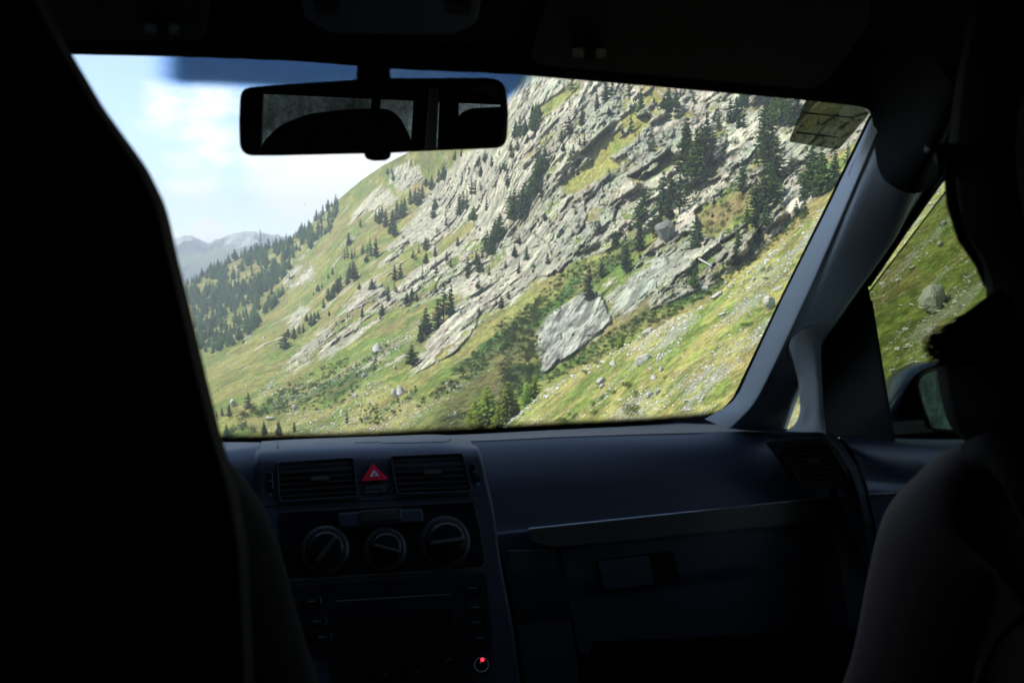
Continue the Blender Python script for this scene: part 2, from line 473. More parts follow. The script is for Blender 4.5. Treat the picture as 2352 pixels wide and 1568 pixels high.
ribz = np.maximum(smooth01(polysd(Uf + wj, Vf - wj * .6, HRIB) / 4 + .5), smooth01(polysd(Uf + wj, Vf - wj * .6, BRIB) / 4 + .5))
smoothz = np.maximum(slabz, .75 * ribz)
smoothz = np.maximum(smoothz, .45 * smooth01(polysd(Uf, Vf, [(1060,700),(1130,590),(1230,540),(1290,600),(1130,720)]) / 14 + .5))
Qr = (P0 + w3 * 9) @ AXR
Qs = (P0 + w3 * 6) @ np.stack([RX * .30 + UP * .95, -RX * .95 + UP * .30, A3], 1)      # steep joints
f1, e1 = facets((P0 + w3 * 10) / np.array([11.0, 11.0, 13.0]), 7)
f2, e2 = facets(Qs / np.array([7.0, 4.6, 5.5]), 17)
f3, e3 = facets(Qs / np.array([4.2, 1.9, 2.6]), 27)
f4, e4 = facets((P0 + w3 * 3) / np.array([1.3, 1.3, 1.5]), 37)
big = (fbm(P0 / 60, 4, 3) - .5) * 26
rib = (np.abs(fbm((P0 + w3 * 14) @ AXR / np.array([42.0, 21.0, 30.0]), 4, 41) - .5)) * -46 + 3
relief = rib + f1 * 3.2 + f2 * 2.0 + f3 * 1.15 + f4 * .55 + (fbm(P0 / 2.0, 4, 42) - .5) * 1.6 - np.clip(.08 - e2, 0, .08) * -8 - np.clip(.07 - e1, 0, .07) * -14
Qt = (P0 + w3 * 1.6) @ np.stack([RX * .55 + UP * .835, -RX * .835 + UP * .55, A3], 1)
strata = (fbm(Qt / np.array([60., 1.6, 20.]), 3, 251) - .5) * 3.4 + (fbm(Qt / np.array([22., .55, 9.]), 2, 252) - .5) * 1.3 + f1 * .8
relief = relief * (1 - .80 * smoothz) + smoothz * (strata - 2.0)
gr = (fbm(P0 / 5, 5, 71) - .5) * 1.8 + (fbm(P0 / 18, 3, 72) - .5) * 5 + (fbm(P0 / 1.3, 3, 73) - .5) * .5
# sheer fluted faces
def z3(*p): return [(1091 + x * .3906, 115 + y * .3906) for x, y in p]
def z2(*p): return [(344.5 + x * .415, 86 + y * .415) for x, y in p]
CLIFFS = [z3((1080,560),(1035,430),(1230,395),(1310,405),(1290,505),(1200,555),(1100,570)), z3((780,560),(840,385),(915,350),(905,480),(890,595),(800,600)), z3((655,780),(680,640),(795,570),(835,620),(745,705),(700,835)),
 z3((900,640),(890,520),(990,495),(1035,610),(960,685)), z3((1450,620),(1480,450),(1700,395),(1700,560),(1600,650),(1480,690)), z3((-10,1130),(20,900),(190,700),(335,700),(250,880),(100,1105)), z3((170,1250),(290,1050),(430,1140),(490,1280),(300,1370),(190,1340)),
 z3((300,250),(370,150),(515,180),(525,270),(400,345),(330,340)), z2((1420,1110),(1500,960),(1600,895),(1645,1000),(1560,1130),(1480,1190)), z2((1555,885),(1600,800),(1665,805),(1645,905)), z3((530,1010),(560,900),(640,880),(650,1000),(600,1090)), z3((1180,960),(1300,880),(1340,960),(1300,1060),(1180,1080)),
 z3((600,400),(690,300),(760,330),(700,400)), z3((440,1270),(520,1150),(600,1120),(570,1240),(480,1300)), z3((1790,900),(1830,770),(1900,720),(1930,900),(1880,1000)), z2((1900,560),(1990,520),(2030,600),(1960,700),(1900,660))]
cz = np.zeros(len(Uf)); ctone = np.ones(len(Uf))
for i_, pz in enumerate(CLIFFS):
    q_ = smooth01(polysd(Uf + wj * .8, Vf + wj * .6, pz) / 4 + .5); cz = np.maximum(cz, q_); ctone = np.where(q_ > .5, .80 + .30 * ((i_ * 37) % 10) / 9, ctone)
cz = cz * (1 - smoothz)
flute, ef = facets((P0 + w3 * 2.5) / np.array([3.2, 3.2, 15.0]), 271); flute2, _q = facets((P0 + w3) / np.array([1.1, 1.1, 4.5]), 272)
cf = (P0[:, 2] - (fbm(P0 / np.array([30., 30., 200.]), 2, 273) - .5) * 10) * .0 + flute * 1.9 + flute2 * .6 - np.clip(.1 - ef, 0, .1) * -6 - 2.2
relief = relief * (1 - cz) + cf * cz
fade_sky = smooth01((Vf - skyline(Uf)) / 10)
zone = np.maximum(solid, outc * .8)
rw_ = zone * (.45 + .55 * smooth01((.60 - mixr) / .08)); rw_ = rw_ * (.3 + .7 * smooth01(sdmax / 32)); rw_ = np.maximum(rw_, np.maximum(smoothz, cz * solid))
dd = big + rw_ * (relief - 2.0) + (1 - rw_) * gr
# the fold: the olive slope turns away to the right down to the gully
OLI = [(880,1020),(1010,925),(1180,765),(1245,712),(1242,790),(1238,880),(1150,965),(1040,1015)]
om = smooth01(polysd(Uf + wob * .6, Vf + wob2 * .6, OLI) / 14 + .5)
ex_, ey_ = (1240 - 900) / 460., (700 - 1010) / 460.
dist = (Uf - 900) * -ey_ + (Vf - 1010) * ex_
dd = dd + om * smooth01(dist / 120) * 20
gy = np.sin((Qr[:, 1] + 14 * fbm(P0 / 40, 3, 81)) / 6.0) * 1.3
dd = dd + gy * (1 - rw_) * (Vf > 700)
Dn = D.reshape(-1) + dd * (.35 + .65 * fade_sky)
HILLD = Dn.reshape(U.shape)
G = to_world(U, V, HILLD)
back = []
for j, (dn, dz) in enumerate(((6, -2), (25, -9), (80, -40), (220, -140), (500, -420))):
    back.append(G[-1] + np.array([0, dn, dz]))
nb = len(back)
def grid_normals(G):
    a = np.gradient(G, axis=0); b = np.gradient(G, axis=1); n = np.cross(b, a); n /= np.linalg.norm(n, axis=2, keepdims=True) + 1e-9
    s = np.sign((n * (CAM - G)).sum(2, keepdims=True)); return n * s
nrm = grid_normals(G).reshape(-1, 3)
score = (.80 - nrm[:, 2]) * 1.5 + (.545 - mixr) * 4.2 + (fbm(P0 / 1.6, 3, 77) - .5) * 1.1
score = score + cz * 1.2
rockm = np.maximum(zone * smooth01(score / .22 + .5), np.maximum(slabz, ribz * smooth01((fbm(P0 / 5, 4, 78) * -1 + .62) / .06)))
n1 = fbm(P0 / 30, 4, 91); n2 = fbm(P0 / 7, 4, 92); n3 = fbm(Q / np.array([22., 2.2, 9.]), 4, 93)
alb = np.zeros((len(Uf), 3))
gmix = smooth01((n1 * .5 + n2 * .5 - .42) / .16)[:, None]
grass = C_STRAW * (1 - gmix) + C_GRASS * gmix
earth = smooth01((fbm(P0 / 12, 4, 95) - .56) / .1)[:, None] * (Vf < 760)[:, None]
grass = grass * (1 - earth * .6) + C_EARTH * earth * .6
olive = (om * (1 - smooth01((dist - 85) / 40)) * .6)[:, None]  # olive grass tone; part of the slope's shade is put into this colour
grass = grass * (1 - olive) + np.array([.135, .125, .042]) * olive
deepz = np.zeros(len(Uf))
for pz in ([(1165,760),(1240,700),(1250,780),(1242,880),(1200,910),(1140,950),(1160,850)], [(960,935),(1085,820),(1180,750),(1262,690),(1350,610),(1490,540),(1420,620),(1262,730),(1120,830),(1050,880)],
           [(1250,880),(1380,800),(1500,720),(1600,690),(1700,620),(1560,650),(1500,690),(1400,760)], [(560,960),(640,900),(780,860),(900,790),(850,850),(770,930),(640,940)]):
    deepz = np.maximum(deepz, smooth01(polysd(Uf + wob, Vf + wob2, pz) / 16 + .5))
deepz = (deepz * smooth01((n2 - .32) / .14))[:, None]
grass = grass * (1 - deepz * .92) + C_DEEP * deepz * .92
rk = smooth01((n3 - .42) / .2)[:, None]
rc = C_ROCK * rk + C_ROCK2 * (1 - rk)
lich = smooth01((fbm(P0 / 14, 4, 97) - .52) / .1)[:, None] * (Uf > 1230)[:, None]
rc = rc * (1 - lich * .7) + C_ROCKG * lich * .7
sz_ = np.maximum(slabz, ribz * (Uf > 1300) * .7)[:, None]
rc = rc * (1 - sz_ * .7) + np.array([.30, .32, .29]) * sz_ * .75
rc = rc * ctone[:, None]
crk = (np.clip(.07 - e2, 0, .07) / .07 * .5 + np.clip(.06 - e1, 0, .06) / .06 * .4)[:, None]
line = 1 - smooth01(np.abs(fbm(Qt / np.array([34., 1.7, 9.]), 3, 261) - .5) / .07); line2 = 1 - smooth01(np.abs(fbm(Qt / np.array([14., .7, 4.]), 3, 262) - .5) / .06)
rc = rc * (1 - (np.maximum(line * .4, line2 * .2) * smoothz)[:, None])
rc = rc * (1 - crk * .6)
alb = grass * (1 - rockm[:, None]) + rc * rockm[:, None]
Gall = np.concatenate([G] + [b[None] for b in back]); tuft = (.72 + .56 * smooth01((fbm(P0 / 1.1, 3, 201) * .6 + fbm(P0 / 3.7, 4, 202) * .4 - .36) / .28))[:, None]
brown = smooth01((fbm(P0 / 8.5, 4, 203) - .53) / .07)[:, None] * .35
gt = (alb * (1 - brown) + np.array([.17, .12, .06]) * brown) * tuft
alb = gt * (1 - rockm[:, None]) + alb * rockm[:, None]
albg = alb.reshape(U.shape + (3,))
rkg = rockm.reshape(U.shape)
albg = np.concatenate([albg] + [albg[-1:]] * nb); rkg = np.concatenate([rkg] + [rkg[-1:]] * nb)
def ext_(x): x = x.reshape(U.shape); return np.concatenate([x] + [x[-1:]] * nb)
grid_obj('hillside', Gall, M_land, dict(albedo=albg, rock=rkg, slab=ext_(smoothz), flute=ext_(cz)), 'steep rocky mountainside with grassy ledges rising to the skyline')
ROCKG = rockm.reshape(U.shape)

# ---- the near spur of pasture
uu2 = np.arange(1040, 2440, 2.4); tt2 = np.linspace(0, 1, 330)
U2 = np.broadcast_to(uu2, (len(tt2), len(uu2))).copy(); R2 = ridge(uu2)
V2 = 1230 + (R2[None] - 1230) * (tt2[:, None] ** .9)
D2 = spur_d(U2, V2)
P2 = to_world(U2, V2, D2).reshape(-1, 3); u2, v2 = U2.reshape(-1), V2.reshape(-1)
relief2 = (fbm(P2 / 9, 4, 101) - .5) * 3.2 + (fbm(P2 / 1.6, 4, 102) - .5) * .55 + (fbm(P2 / .45, 3, 103) - .5) * .16
drel = relief2 * (D2.reshape(-1) / 90)
edge = smooth01((v2 - ridge(u2)) / 26)
Dn2 = D2.reshape(-1) * (1 + (1 - edge) ** 2 * .02) + drel * (.25 + .75 * edge)
# ragged crest
V2b = v2 + (1 - edge) * (fbm(P2 / 2.2, 4, 104) - .5) * 26
G2 = to_world(u2, V2b, Dn2).reshape(U2.shape + (3,))
SPURD = Dn2.reshape(U2.shape)
m1 = fbm(P2 / 7, 4, 111); m2 = fbm(P2 / 1.4, 4, 112); m3 = fbm(P2 / 20, 3, 113)
gm = smooth01((m1 * .5 + m2 * .5 - .44) / .14)[:, None]
right = smooth01((u2 - 1930) / 60)[:, None]
gr2 = np.array([.25, .238, .075]) * (1 - gm) + np.array([.135, .175, .04]) * gm
gr2 = gr2 * (1 - right * .6) + (np.array([.13, .155, .035])) * right * .6
er = smooth01((fbm(P2 / 3.2, 4, 115) - .57) / .08)[:, None]
gr2 = gr2 * (1 - er * .4) + C_EARTH * 1.1 * er * .4
dp = smooth01((m3 - .56) / .08)[:, None] * smooth01((m2 - .45) / .1)[:, None]
gr2 = gr2 * (1 - dp * .35) + C_DEEP * 1.3 * dp * .35
# stony ground where the scree streaks run
def streak(u, v, P):
    s = fbm(np.stack([(u * .72 + v * .70) / 26, (-u * .55 + v * .83) / 210, u * 0], 1), 4, 121)
    rd = np.exp(-((v - ridge(u)) / 22.) ** 2) * .16
    z = smooth01(polysd(u, v, [(1500,760),(1700,640),(1900,560),(1830,780),(1700,960),(1560,960)]) / 60 + .5) * .05
    z2 = smooth01(polysd(u, v, [(2010,880),(2050,760),(2140,640),(2260,560),(2400,600),(2400,1100),(2050,1080),(1850,1080),(1830,930)]) / 40 + .5) * .14
    return s + rd + z + z2
st2 = smooth01((streak(u2, v2, P2) - .60) / .10)
rk2 = st2 * smooth01((m2 - .47) / .06) * .4
tuft2 = (.66 + .68 * smooth01((fbm(P2 / .5, 4, 211) * .55 + fbm(P2 / 2.1, 4, 212) * .45 - .36) / .28))[:, None]
gr2 = gr2 * tuft2
alb2 = gr2 * (1 - rk2[:, None]) + np.array([.42, .41, .36]) * rk2[:, None]
bk = [G2[-1] + np.array([a, b, c]) for a, b, c in ((0.3, 1.2, -.4), (1.5, 5, -2.5), (4, 14, -9), (8, 30, -24))]
G2a = np.concatenate([G2] + [b[None] for b in bk]); a2 = alb2.reshape(U2.shape + (3,)); r2 = rk2.reshape(U2.shape)
a2 = np.concatenate([a2] + [a2[-1:]] * 4); r2 = np.concatenate([r2] + [r2[-1:]] * 4)
grid_obj('pasture_slope', G2a, M_near, dict(albedo=a2, rock=r2), 'near stony pasture slope running up behind the window pillar')

def land_at(u, v, surf=None):
    """world point and depth of the land seen at a picture point"""
    if surf == 'spur' or (surf is None and v > ridge(u) + 2):
        i = int(np.argmin(abs(uu2 - u))); j = int(np.argmin(abs(V2[:, i] - v))); return G2[j, i].copy(), SPURD[j, i]
    i = int(np.argmin(abs(uu - u))); j = int(np.argmin(abs(V[:, i] - v))); return G[j, i].copy(), HILLD[j, i]

# ---- far range
def far_range():
    us = np.concatenate([np.arange(-1700, 250, 10.0), np.arange(250, 1250, 4.0)])
    top = np.interp(us, [-1700, -1200, -800, -450, -200, 0, 250, 400, 436, 458, 475, 500, 540, 560, 600, 630, 660, 690, 760, 900, 1250],
                    [520, 470, 520, 480, 530, 505, 575, 548, 540, 549, 560, 548, 536, 532, 534, 538, 545, 550, 566, 590, 600])
    rows = []; dep = []
    ts = np.linspace(0, 1, 70)
    Uq = np.broadcast_to(us, (70, len(us))).copy()
    jag = (fbm(np.stack([us / 9, us * 0, us * 0], 1), 4, 131) - .5) * 9
    Vq = 860 + ((top + jag)[None] - 860) * ts[:, None]
    Dq = 2500 + 900 * ts[:, None] + 0 * Uq
    Pq = to_world(Uq, Vq, Dq).reshape(-1, 3)
    dis = (fbm(Pq / 230, 6, 133, .55) - .5) * 520
    ff, _ = facets(Pq / 120, 135)
    Dn_ = Dq.reshape(-1) + (dis + ff * 80) * smooth01((1 - np.repeat(ts, len(us))) * 12)
    Gq = to_world(Uq.reshape(-1), Vq.reshape(-1), Dn_).reshape(Uq.shape + (3,))
    Gq = np.concatenate([Gq, Gq[-1:] + np.array([0, 500, -400])])
    nn = fbm(Pq / 160, 5, 137); hgt = smooth01((Pq[:, 2] - 30) / 80)
    rkq = smooth01((nn * .6 + hgt * .4 - .42) / .15)[:, None]
    aq = C_GRASS * .8 * (1 - rkq) + np.array([.66, .65, .62]) * rkq
    aq = aq.reshape(Uq.shape + (3,)); aq = np.concatenate([aq, aq[-1:]]); rr = rkq.reshape(Uq.shape); rr = np.concatenate([rr, rr[-1:]])
    m = land_material('far_mountain_rock', .01)
    grid_obj('mountains', Gq, m, dict(albedo=aq, rock=rr), 'hazy far mountain range of bare rock under clouds')
far_range()

# ---- ground sheet: road terrace, embankment and valley floor
def ground_sheet():
    az = np.radians(np.concatenate([np.arange(-180, -20, 4), np.arange(-20, 70, 1.0), np.arange(70, 181, 3)]))
    rs = np.array([0, 2, 4, 6, 7, 9, 12, 16, 22, 30, 45, 70, 110, 170, 300, 600, 1200, 2000, 3300.])
    A, Rr = np.meshgrid(az, rs, indexing='ij')
    X = np.sin(A) * Rr; Y = np.cos(A) * Rr
    drop = np.where(Rr > 6.2, -(Rr - 6.2) * .42, 0.0)
    front = smooth01((np.degrees(A) + 14) / 8) * smooth01((160 - np.degrees(A)) / 10)
    Z = np.maximum(drop * front, -95) - .02
    Z = Z + (fbm(np.stack([X.ravel() / 3, Y.ravel() / 3, X.ravel() * 0], 1), 3, 141).reshape(X.shape) - .5) * .5 * smooth01((Rr - 6) / 6)
    Z = np.where(Rr > 1000, -95, Z)
    G_ = np.stack([X, Y, Z], -1)
    k = smooth01((fbm(G_.reshape(-1, 3) / 8, 3, 143) - .4) / .2)[:, None]
    al = (C_STRAW * .8 * (1 - k) + C_GRASS * .8 * k).reshape(X.shape + (3,))
    grid_obj('ground', G_, M_near, dict(albedo=al, rock=np.zeros(X.shape)), 'grassy ground around and below the road')
ground_sheet()
def asphalt():
    m, t, b, o = mat_new('asphalt'); tcn = N(t, 'ShaderNodeTexCoord')
    n = noise(t, tcn.outputs['Object'], 60, 4, .7)
    L(t, mixc(t, n.outputs['Fac'], (.035, .035, .036), (.075, .073, .07)), b.inputs['Base Color']); b.inputs['Roughness'].default_value = .9
    return m
M_asph = asphalt()
def road():
    cl_ = [(40, -10.5), (16, -12), (6, -10.5), (1.2, -6), (0, 0), (-1.2, 3.4), (-4.6, 5.4), (-9, 5.8), (-16, 5.0)]
    P = catmull(np.array(cl_, float), 6); V = []; F = []
    for i, p in enumerate(P):
        t = P[min(i + 1, len(P) - 1)] - P[max(i - 1, 0)]; t /= np.linalg.norm(t); nrm_ = np.array([t[1], -t[0]])
        w = 2.7
        V += [(*(p - nrm_ * w), .004), (*(p + nrm_ * w), .004)]
    for i in range(len(P) - 1): F.append([2 * i, 2 * i + 1, 2 * i + 3, 2 * i + 2])
    setp(mk('road', V, F, M_asph), 'asphalt mountain road under the car', None, None, 'structure')
road()

# ---- shaded rock wall beside and behind the road
def rock_wall():
    s = np.linspace(0, 1, 190); h = np.linspace(0, 1, 90)
    path = catmull(np.array([(-16, 9), (-11, 8), (-8.2, 6.5), (-6.5, 2), (-5.8, -3), (-5.2, -8), (-3, -13.5), (4, -17), (18, -18)], float), 30)
    d = np.r_[0, np.cumsum(np.linalg.norm(np.diff(path, axis=0), axis=1))]; d /= d[-1]
    px = np.interp(s, d, path[:, 0]); py = np.interp(s, d, path[:, 1])
    S, H = np.meshgrid(s, h, indexing='ij')
    X = np.interp(S, s, px); Y = np.interp(S, s, py)
    top = 15 + 8 * np.interp(S, [0, .15, .5, 1], [0, .6, 1, .7])
    Z = -2 + H * top
    tx = np.gradient(px, s); ty = np.gradient(py, s); ln = np.hypot(tx, ty)
    nx = (ty / ln)[:, None]; ny = (-tx / ln)[:, None]      # towards the road
    nx, ny = -nx * np.sign(nx * -X - ny * Y), ny
    P = np.stack([X, Y, Z], -1).reshape(-1, 3)
    a, ea = facets(P / np.array([2.6, 2.6, 4.2]), 151); b, eb = facets(P / np.array([.8, .8, 1.5]), 153)
    r = (a * 1.1 + b * .38 + (fbm(P / .5, 3, 155) - .5) * .3 - .5).reshape(X.shape)
    lean = H * 2.4
    cx, cy = 0.0, -4.0
    dirx = X - cx; diry = (Y - cy) * .7; dn = np.hypot(dirx, diry); dirx /= dn; diry /= dn
    X = X + dirx * (lean - r); Y = Y + diry * (lean - r)
    G_ = np.stack([X, Y, Z], -1)
    topr = G_[:, -1:] + np.stack([dirx[:, -1:], diry[:, -1:], 0 * X[:, -1:] + .1], -1) * 14
    G_ = np.concatenate([G_, topr], 1)
    n = fbm(P / 1.5, 4, 157); m = smooth01((n - .44) / .1)[:, None]
    al = (np.array([.58, .55, .48]) * m + np.array([.16, .15, .13]) * (1 - m))
    mo = smooth01((fbm(P / np.array([2., 2., 1.]), 4, 159) + np.repeat(np.linspace(-.1, .1, 90)[None], 190, 0).ravel() - .57) / .06)[:, None]
    al = al * (1 - mo) + C_GRASS * .8 * mo
    al = al.reshape(X.shape + (3,)); al = np.concatenate([al, al[:, -1:]], 1)
    rr = np.concatenate([(1 - mo).reshape(X.shape), (1 - mo).reshape(X.shape)[:, -1:]], 1)
    grid_obj('rock_wall', G_, land_material('wall_rock', 5.0), dict(albedo=al, rock=rr), 'shaded grey rock face rising beside and behind the road')
rock_wall()
def sdq(u, v, P):
    n = len(P); d2 = 1e12; ins = False
    for i in range(n):
        ax, ay = P[i]; bx, by = P[(i + 1) % n]; ex = bx - ax; ey = by - ay
        t = ((u - ax) * ex + (v - ay) * ey) / (ex * ex + ey * ey + 1e-9); t = min(1, max(0, t))
        q = (u - ax - t * ex) ** 2 + (v - ay - t * ey) ** 2
        if q < d2: d2 = q
        if (ay > v) != (by > v) and u < ex * (v - ay) / ey + ax: ins = not ins
    return math.sqrt(d2) if ins else -math.sqrt(d2)
# ---------------------------------------------------------------- vegetation
def leaf_mat(name, c1, c2, trans=.25):
    m, t, b, o = mat_new(name)
    tcn = N(t, 'ShaderNodeTexCoord'); oi = N(t, 'ShaderNodeObjectInfo')
    n = noise(t, tcn.outputs['Object'], 9.0, 3, .7)
    g = N(t, 'ShaderNodeNewGeometry')
    f = math_n(t, 'ADD', math_n(t, 'MULTIPLY', maprange(t, n.outputs['Fac'], .35, .65, 0, 1), .5), math_n(t, 'MULTIPLY', g.outputs['Random Per Island'], .5))
    c = mixc(t, f, c1, c2)
    hs = N(t, 'ShaderNodeHueSaturation'); L(t, c, hs.inputs['Color'])
    L(t, maprange(t, oi.outputs['Random'], 0, 1, .475, .515), hs.inputs['Hue'])
    L(t, maprange(t, oi.outputs['Random'], 0, 1, .7, 1.3), hs.inputs['Value'])
    L(t, hs.outputs[0], b.inputs['Base Color']); b.inputs['Roughness'].default_value = .8; b.inputs['Specular IOR Level'].default_value = .2
    tr = N(t, 'ShaderNodeBsdfTranslucent'); L(t, hs.outputs[0], tr.inputs['Color'])
    mx = N(t, 'ShaderNodeMixShader'); mx.inputs[0].default_value = trans
    L(t, b.outputs[0], mx.inputs[1]); L(t, tr.outputs[0], mx.inputs[2]); L(t, mx.outputs[0], o.inputs['Surface'])
    return m
M_dark = leaf_mat('conifer_needles', (.045, .082, .035), (.115, .175, .06), .35)
M_larch = leaf_mat('larch_needles', (.21, .31, .03), (.45, .54, .07), .45)
M_shrub = leaf_mat('shrub_leaves', (.035, .085, .018), (.10, .18, .03), .35)
M_lightshrub = leaf_mat('grey_shrub_leaves', (.06, .09, .03), (.14, .17, .05), .3)
mb_, tb_, bb_, ob_ = mat_new('bark'); bb_.inputs['Roughness'].default_value = .95
nb_ = noise(tb_, N(tb_, 'ShaderNodeTexCoord').outputs['Object'], 30, 4, .7); L(tb_, mixc(tb_, nb_.outputs['Fac'], (.05, .04, .03), (.16, .13, .10)), bb_.inputs['Base Color'])
M_bark = mb_

def conifer_mesh(seed, width=.19, levels=22, per=7, bare=.1, leaf=.04, shape=.9, irr=.25, droop=.25, nl=5, lean=0.0):
    """unit-height conifer: crown of needle sprays on limbs, tapered trunk with limbs"""
    r = random.Random(seed); V = []; F = []; T = MB()
    pts = []
    for i in range(7):
        z = i / 6; pts.append((lean * z * z + .006 * math.sin(7 * z + seed), .006 * math.cos(5 * z + seed), z * .97))
    T.tube([(x, y, z - .02) for x, y, z in pts], [.016 * (1 - i / 6) + .0025 for i in range(7)], 5)
    side = r.random() * 6.28
    for k in range(levels):
        z = bare + (1 - bare) * (k + r.uniform(-.5, .5)) / levels
        z = min(max(z, bare), .985)
        f = (1 - (z - bare) / (1 - bare))
        W = width * (f ** shape) * (1 if f < .88 else .75) + .012
        n = max(3, int(per * (.5 + .6 * f)))
        for j in range(n):
            a = 2 * math.pi * j / n + k * 2.4 + r.uniform(-.35, .35)
            Lb = W * r.uniform(1 - irr * 1.6, 1 + irr) * (1 + .25 * irr * math.cos(a - side))
            dz = -droop * r.uniform(-.3, 1.6); zb = z; z = min(.985, max(bare, z + r.uniform(-.5, .5) / levels))
            cx = lean * z * z
            if Lb > .05 and j % 2 == 0:
                T.tube([(cx, 0, z), (cx + math.cos(a) * Lb * .85, math.sin(a) * Lb * .85, z + dz * Lb * .85)], [.004, .0012], 3)
            m = max(2, int(nl * Lb / width + .6) + 1)
            for q in range(m):
                s = (q + r.uniform(.3, 1.0)) / m
                p = np.array([cx + math.cos(a) * Lb * s, math.sin(a) * Lb * s, z + dz * Lb * s + .02 * s * s])
                for w in range(2):
                    l = leaf * r.uniform(.8, 1.7) * (.75 + .5 * f)
                    d = np.array([math.cos(a + r.uniform(-1.1, 1.1)), math.sin(a + r.uniform(-1.1, 1.1)), r.uniform(-.8, .8)])
                    d /= np.linalg.norm(d); e = np.cross(d, [r.uniform(-1, 1), r.uniform(-1, 1), r.uniform(.2, 1.4)]); e /= np.linalg.norm(e) + 1e-9
                    b0 = len(V); V += [p - d * l * .6, p + e * l * .38, p + d * l * .8, p - e * l * .38]; F.append([b0, b0 + 1, b0 + 2, b0 + 3])
    b0 = len(V)
    for q in range(4):
        a = q * 1.7; V += [(lean, 0, 1.0), (lean + .008 * math.cos(a), .008 * math.sin(a), .95), (lean - .008 * math.cos(a), -.008 * math.sin(a), .95)]
        F.append([b0 + 3 * q, b0 + 3 * q + 1, b0 + 3 * q + 2])
    return (V, F), T
def add_mesh(name, V, F, mat, smooth=False):
    me = bpy.data.meshes.new(name); me.from_pydata([tuple(map(float, p)) for p in V], [], F); me.materials.append(mat); me.update(); return me
PROT = {}
specs = {
 'dark': [dict(width=.17, levels=24, per=8, bare=.06, leaf=.044, irr=.25, droop=.35), dict(width=.20, levels=22, per=8, bare=.1, leaf=.046, irr=.4, droop=.2),
          dict(width=.23, levels=20, per=8, bare=.04, leaf=.05, shape=.75, irr=.35, droop=.3), dict(width=.19, levels=18, per=7, bare=.2, leaf=.038, shape=.6, irr=.6, droop=.05, lean=.04)],
 'thin': [dict(width=.12, levels=20, per=5, bare=.12, leaf=.04, irr=.5, droop=.3, nl=4), dict(width=.16, levels=16, per=5, bare=.25, leaf=.044, irr=.7, droop=.1, nl=4, lean=-.05)],
 'larch': [dict(width=.24, levels=26, per=8, bare=.08, leaf=.05, shape=.85, irr=.3, droop=.1, nl=9), dict(width=.21, levels=26, per=8, bare=.05, leaf=.05, irr=.4, droop=.05, nl=9),
           dict(width=.28, levels=24, per=8, bare=.14, leaf=.05, shape=.7, irr=.45, droop=.05, nl=9)],
 'round': [dict(width=.34, levels=16, per=9, bare=.08, leaf=.055, shape=.45, irr=.4, droop=-.1, nl=6)]}
for kd, lst in specs.items():
    for i, sp in enumerate(lst):
        (V_, F_), T_ = conifer_mesh(hash((kd == 'dark', i)) % 97 + i * 13 + len(kd), **sp)
        cm = add_mesh('crown', V_, F_, {'dark': M_dark, 'thin': M_dark, 'larch': M_larch, 'round': M_shrub}[kd])
        tm = add_mesh('trunk', T_.v, T_.f, M_bark)
        PROT.setdefault(kd, []).append((cm, tm, V_, F_))
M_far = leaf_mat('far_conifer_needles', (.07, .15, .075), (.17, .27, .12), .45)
PROT['far'] = []
M_green = leaf_mat('green_conifer_needles', (.06, .115, .03), (.15, .22, .05), .35)
PROT['glarch'] = []
for cm, tm, v_, f_ in PROT['larch']:
    c2m = cm.copy(); c2m.materials.clear(); c2m.materials.append(M_green); PROT['glarch'].append((c2m, tm, v_, f_))
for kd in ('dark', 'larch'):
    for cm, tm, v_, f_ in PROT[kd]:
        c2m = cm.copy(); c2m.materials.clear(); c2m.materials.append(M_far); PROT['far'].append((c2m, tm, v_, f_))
rng = random.Random(4)
ORD = 'first second third fourth fifth sixth seventh eighth ninth tenth eleventh twelfth thirteenth fourteenth fifteenth sixteenth seventeenth eighteenth nineteenth twentieth'.split()
def ordw(i):
    if i < 20: return ORD[i]
    t_, o_ = divmod(i + 1, 10)
    tens = {2: 'twenty', 3: 'thirty', 4: 'forty'}[t_]
    return {3: 'thirtieth', 4: 'fortieth', 2: 'twentieth'}[t_] if o_ == 0 else tens + '-' + ORD[o_ - 1]
NT = [0]
def tree(u, v, hpx, kind, label, cat='conifer', group=None, surf=None, name='conifer_tree', wide=1.0):
    p, d = land_at(u, v, surf); h = hpx * d / FPX
    pr = PROT[kind]; cm, tm = pr[rng.randrange(len(pr))][:2]
    o = empty(name, p - np.array([0, 0, h * .02]), label, cat, group)
    w = h * rng.uniform(.85, 1.15) * wide
    o.scale = (w, w, h); o.rotation_euler = (rng.uniform(-.03, .03), rng.uniform(-.03, .03), rng.uniform(0, 6.28))
    for nm, me in (('crown', cm), ('trunk', tm)):
        c = bpy.data.objects.new(nm, me); COL.objects.link(c); c.parent = o
    NT[0] += 1
    return o
def r3(x, y): return 1091 + x * .3906, 115 + y * .3906
def r2_(x, y): return 344.5 + x * .415, 86 + y * .415
def r4(x, y): return 402 + x * .3418, 516.8 + y * .3418
def r5(x, y): return 1091 + x * .3418, 516.8 + y * .3418
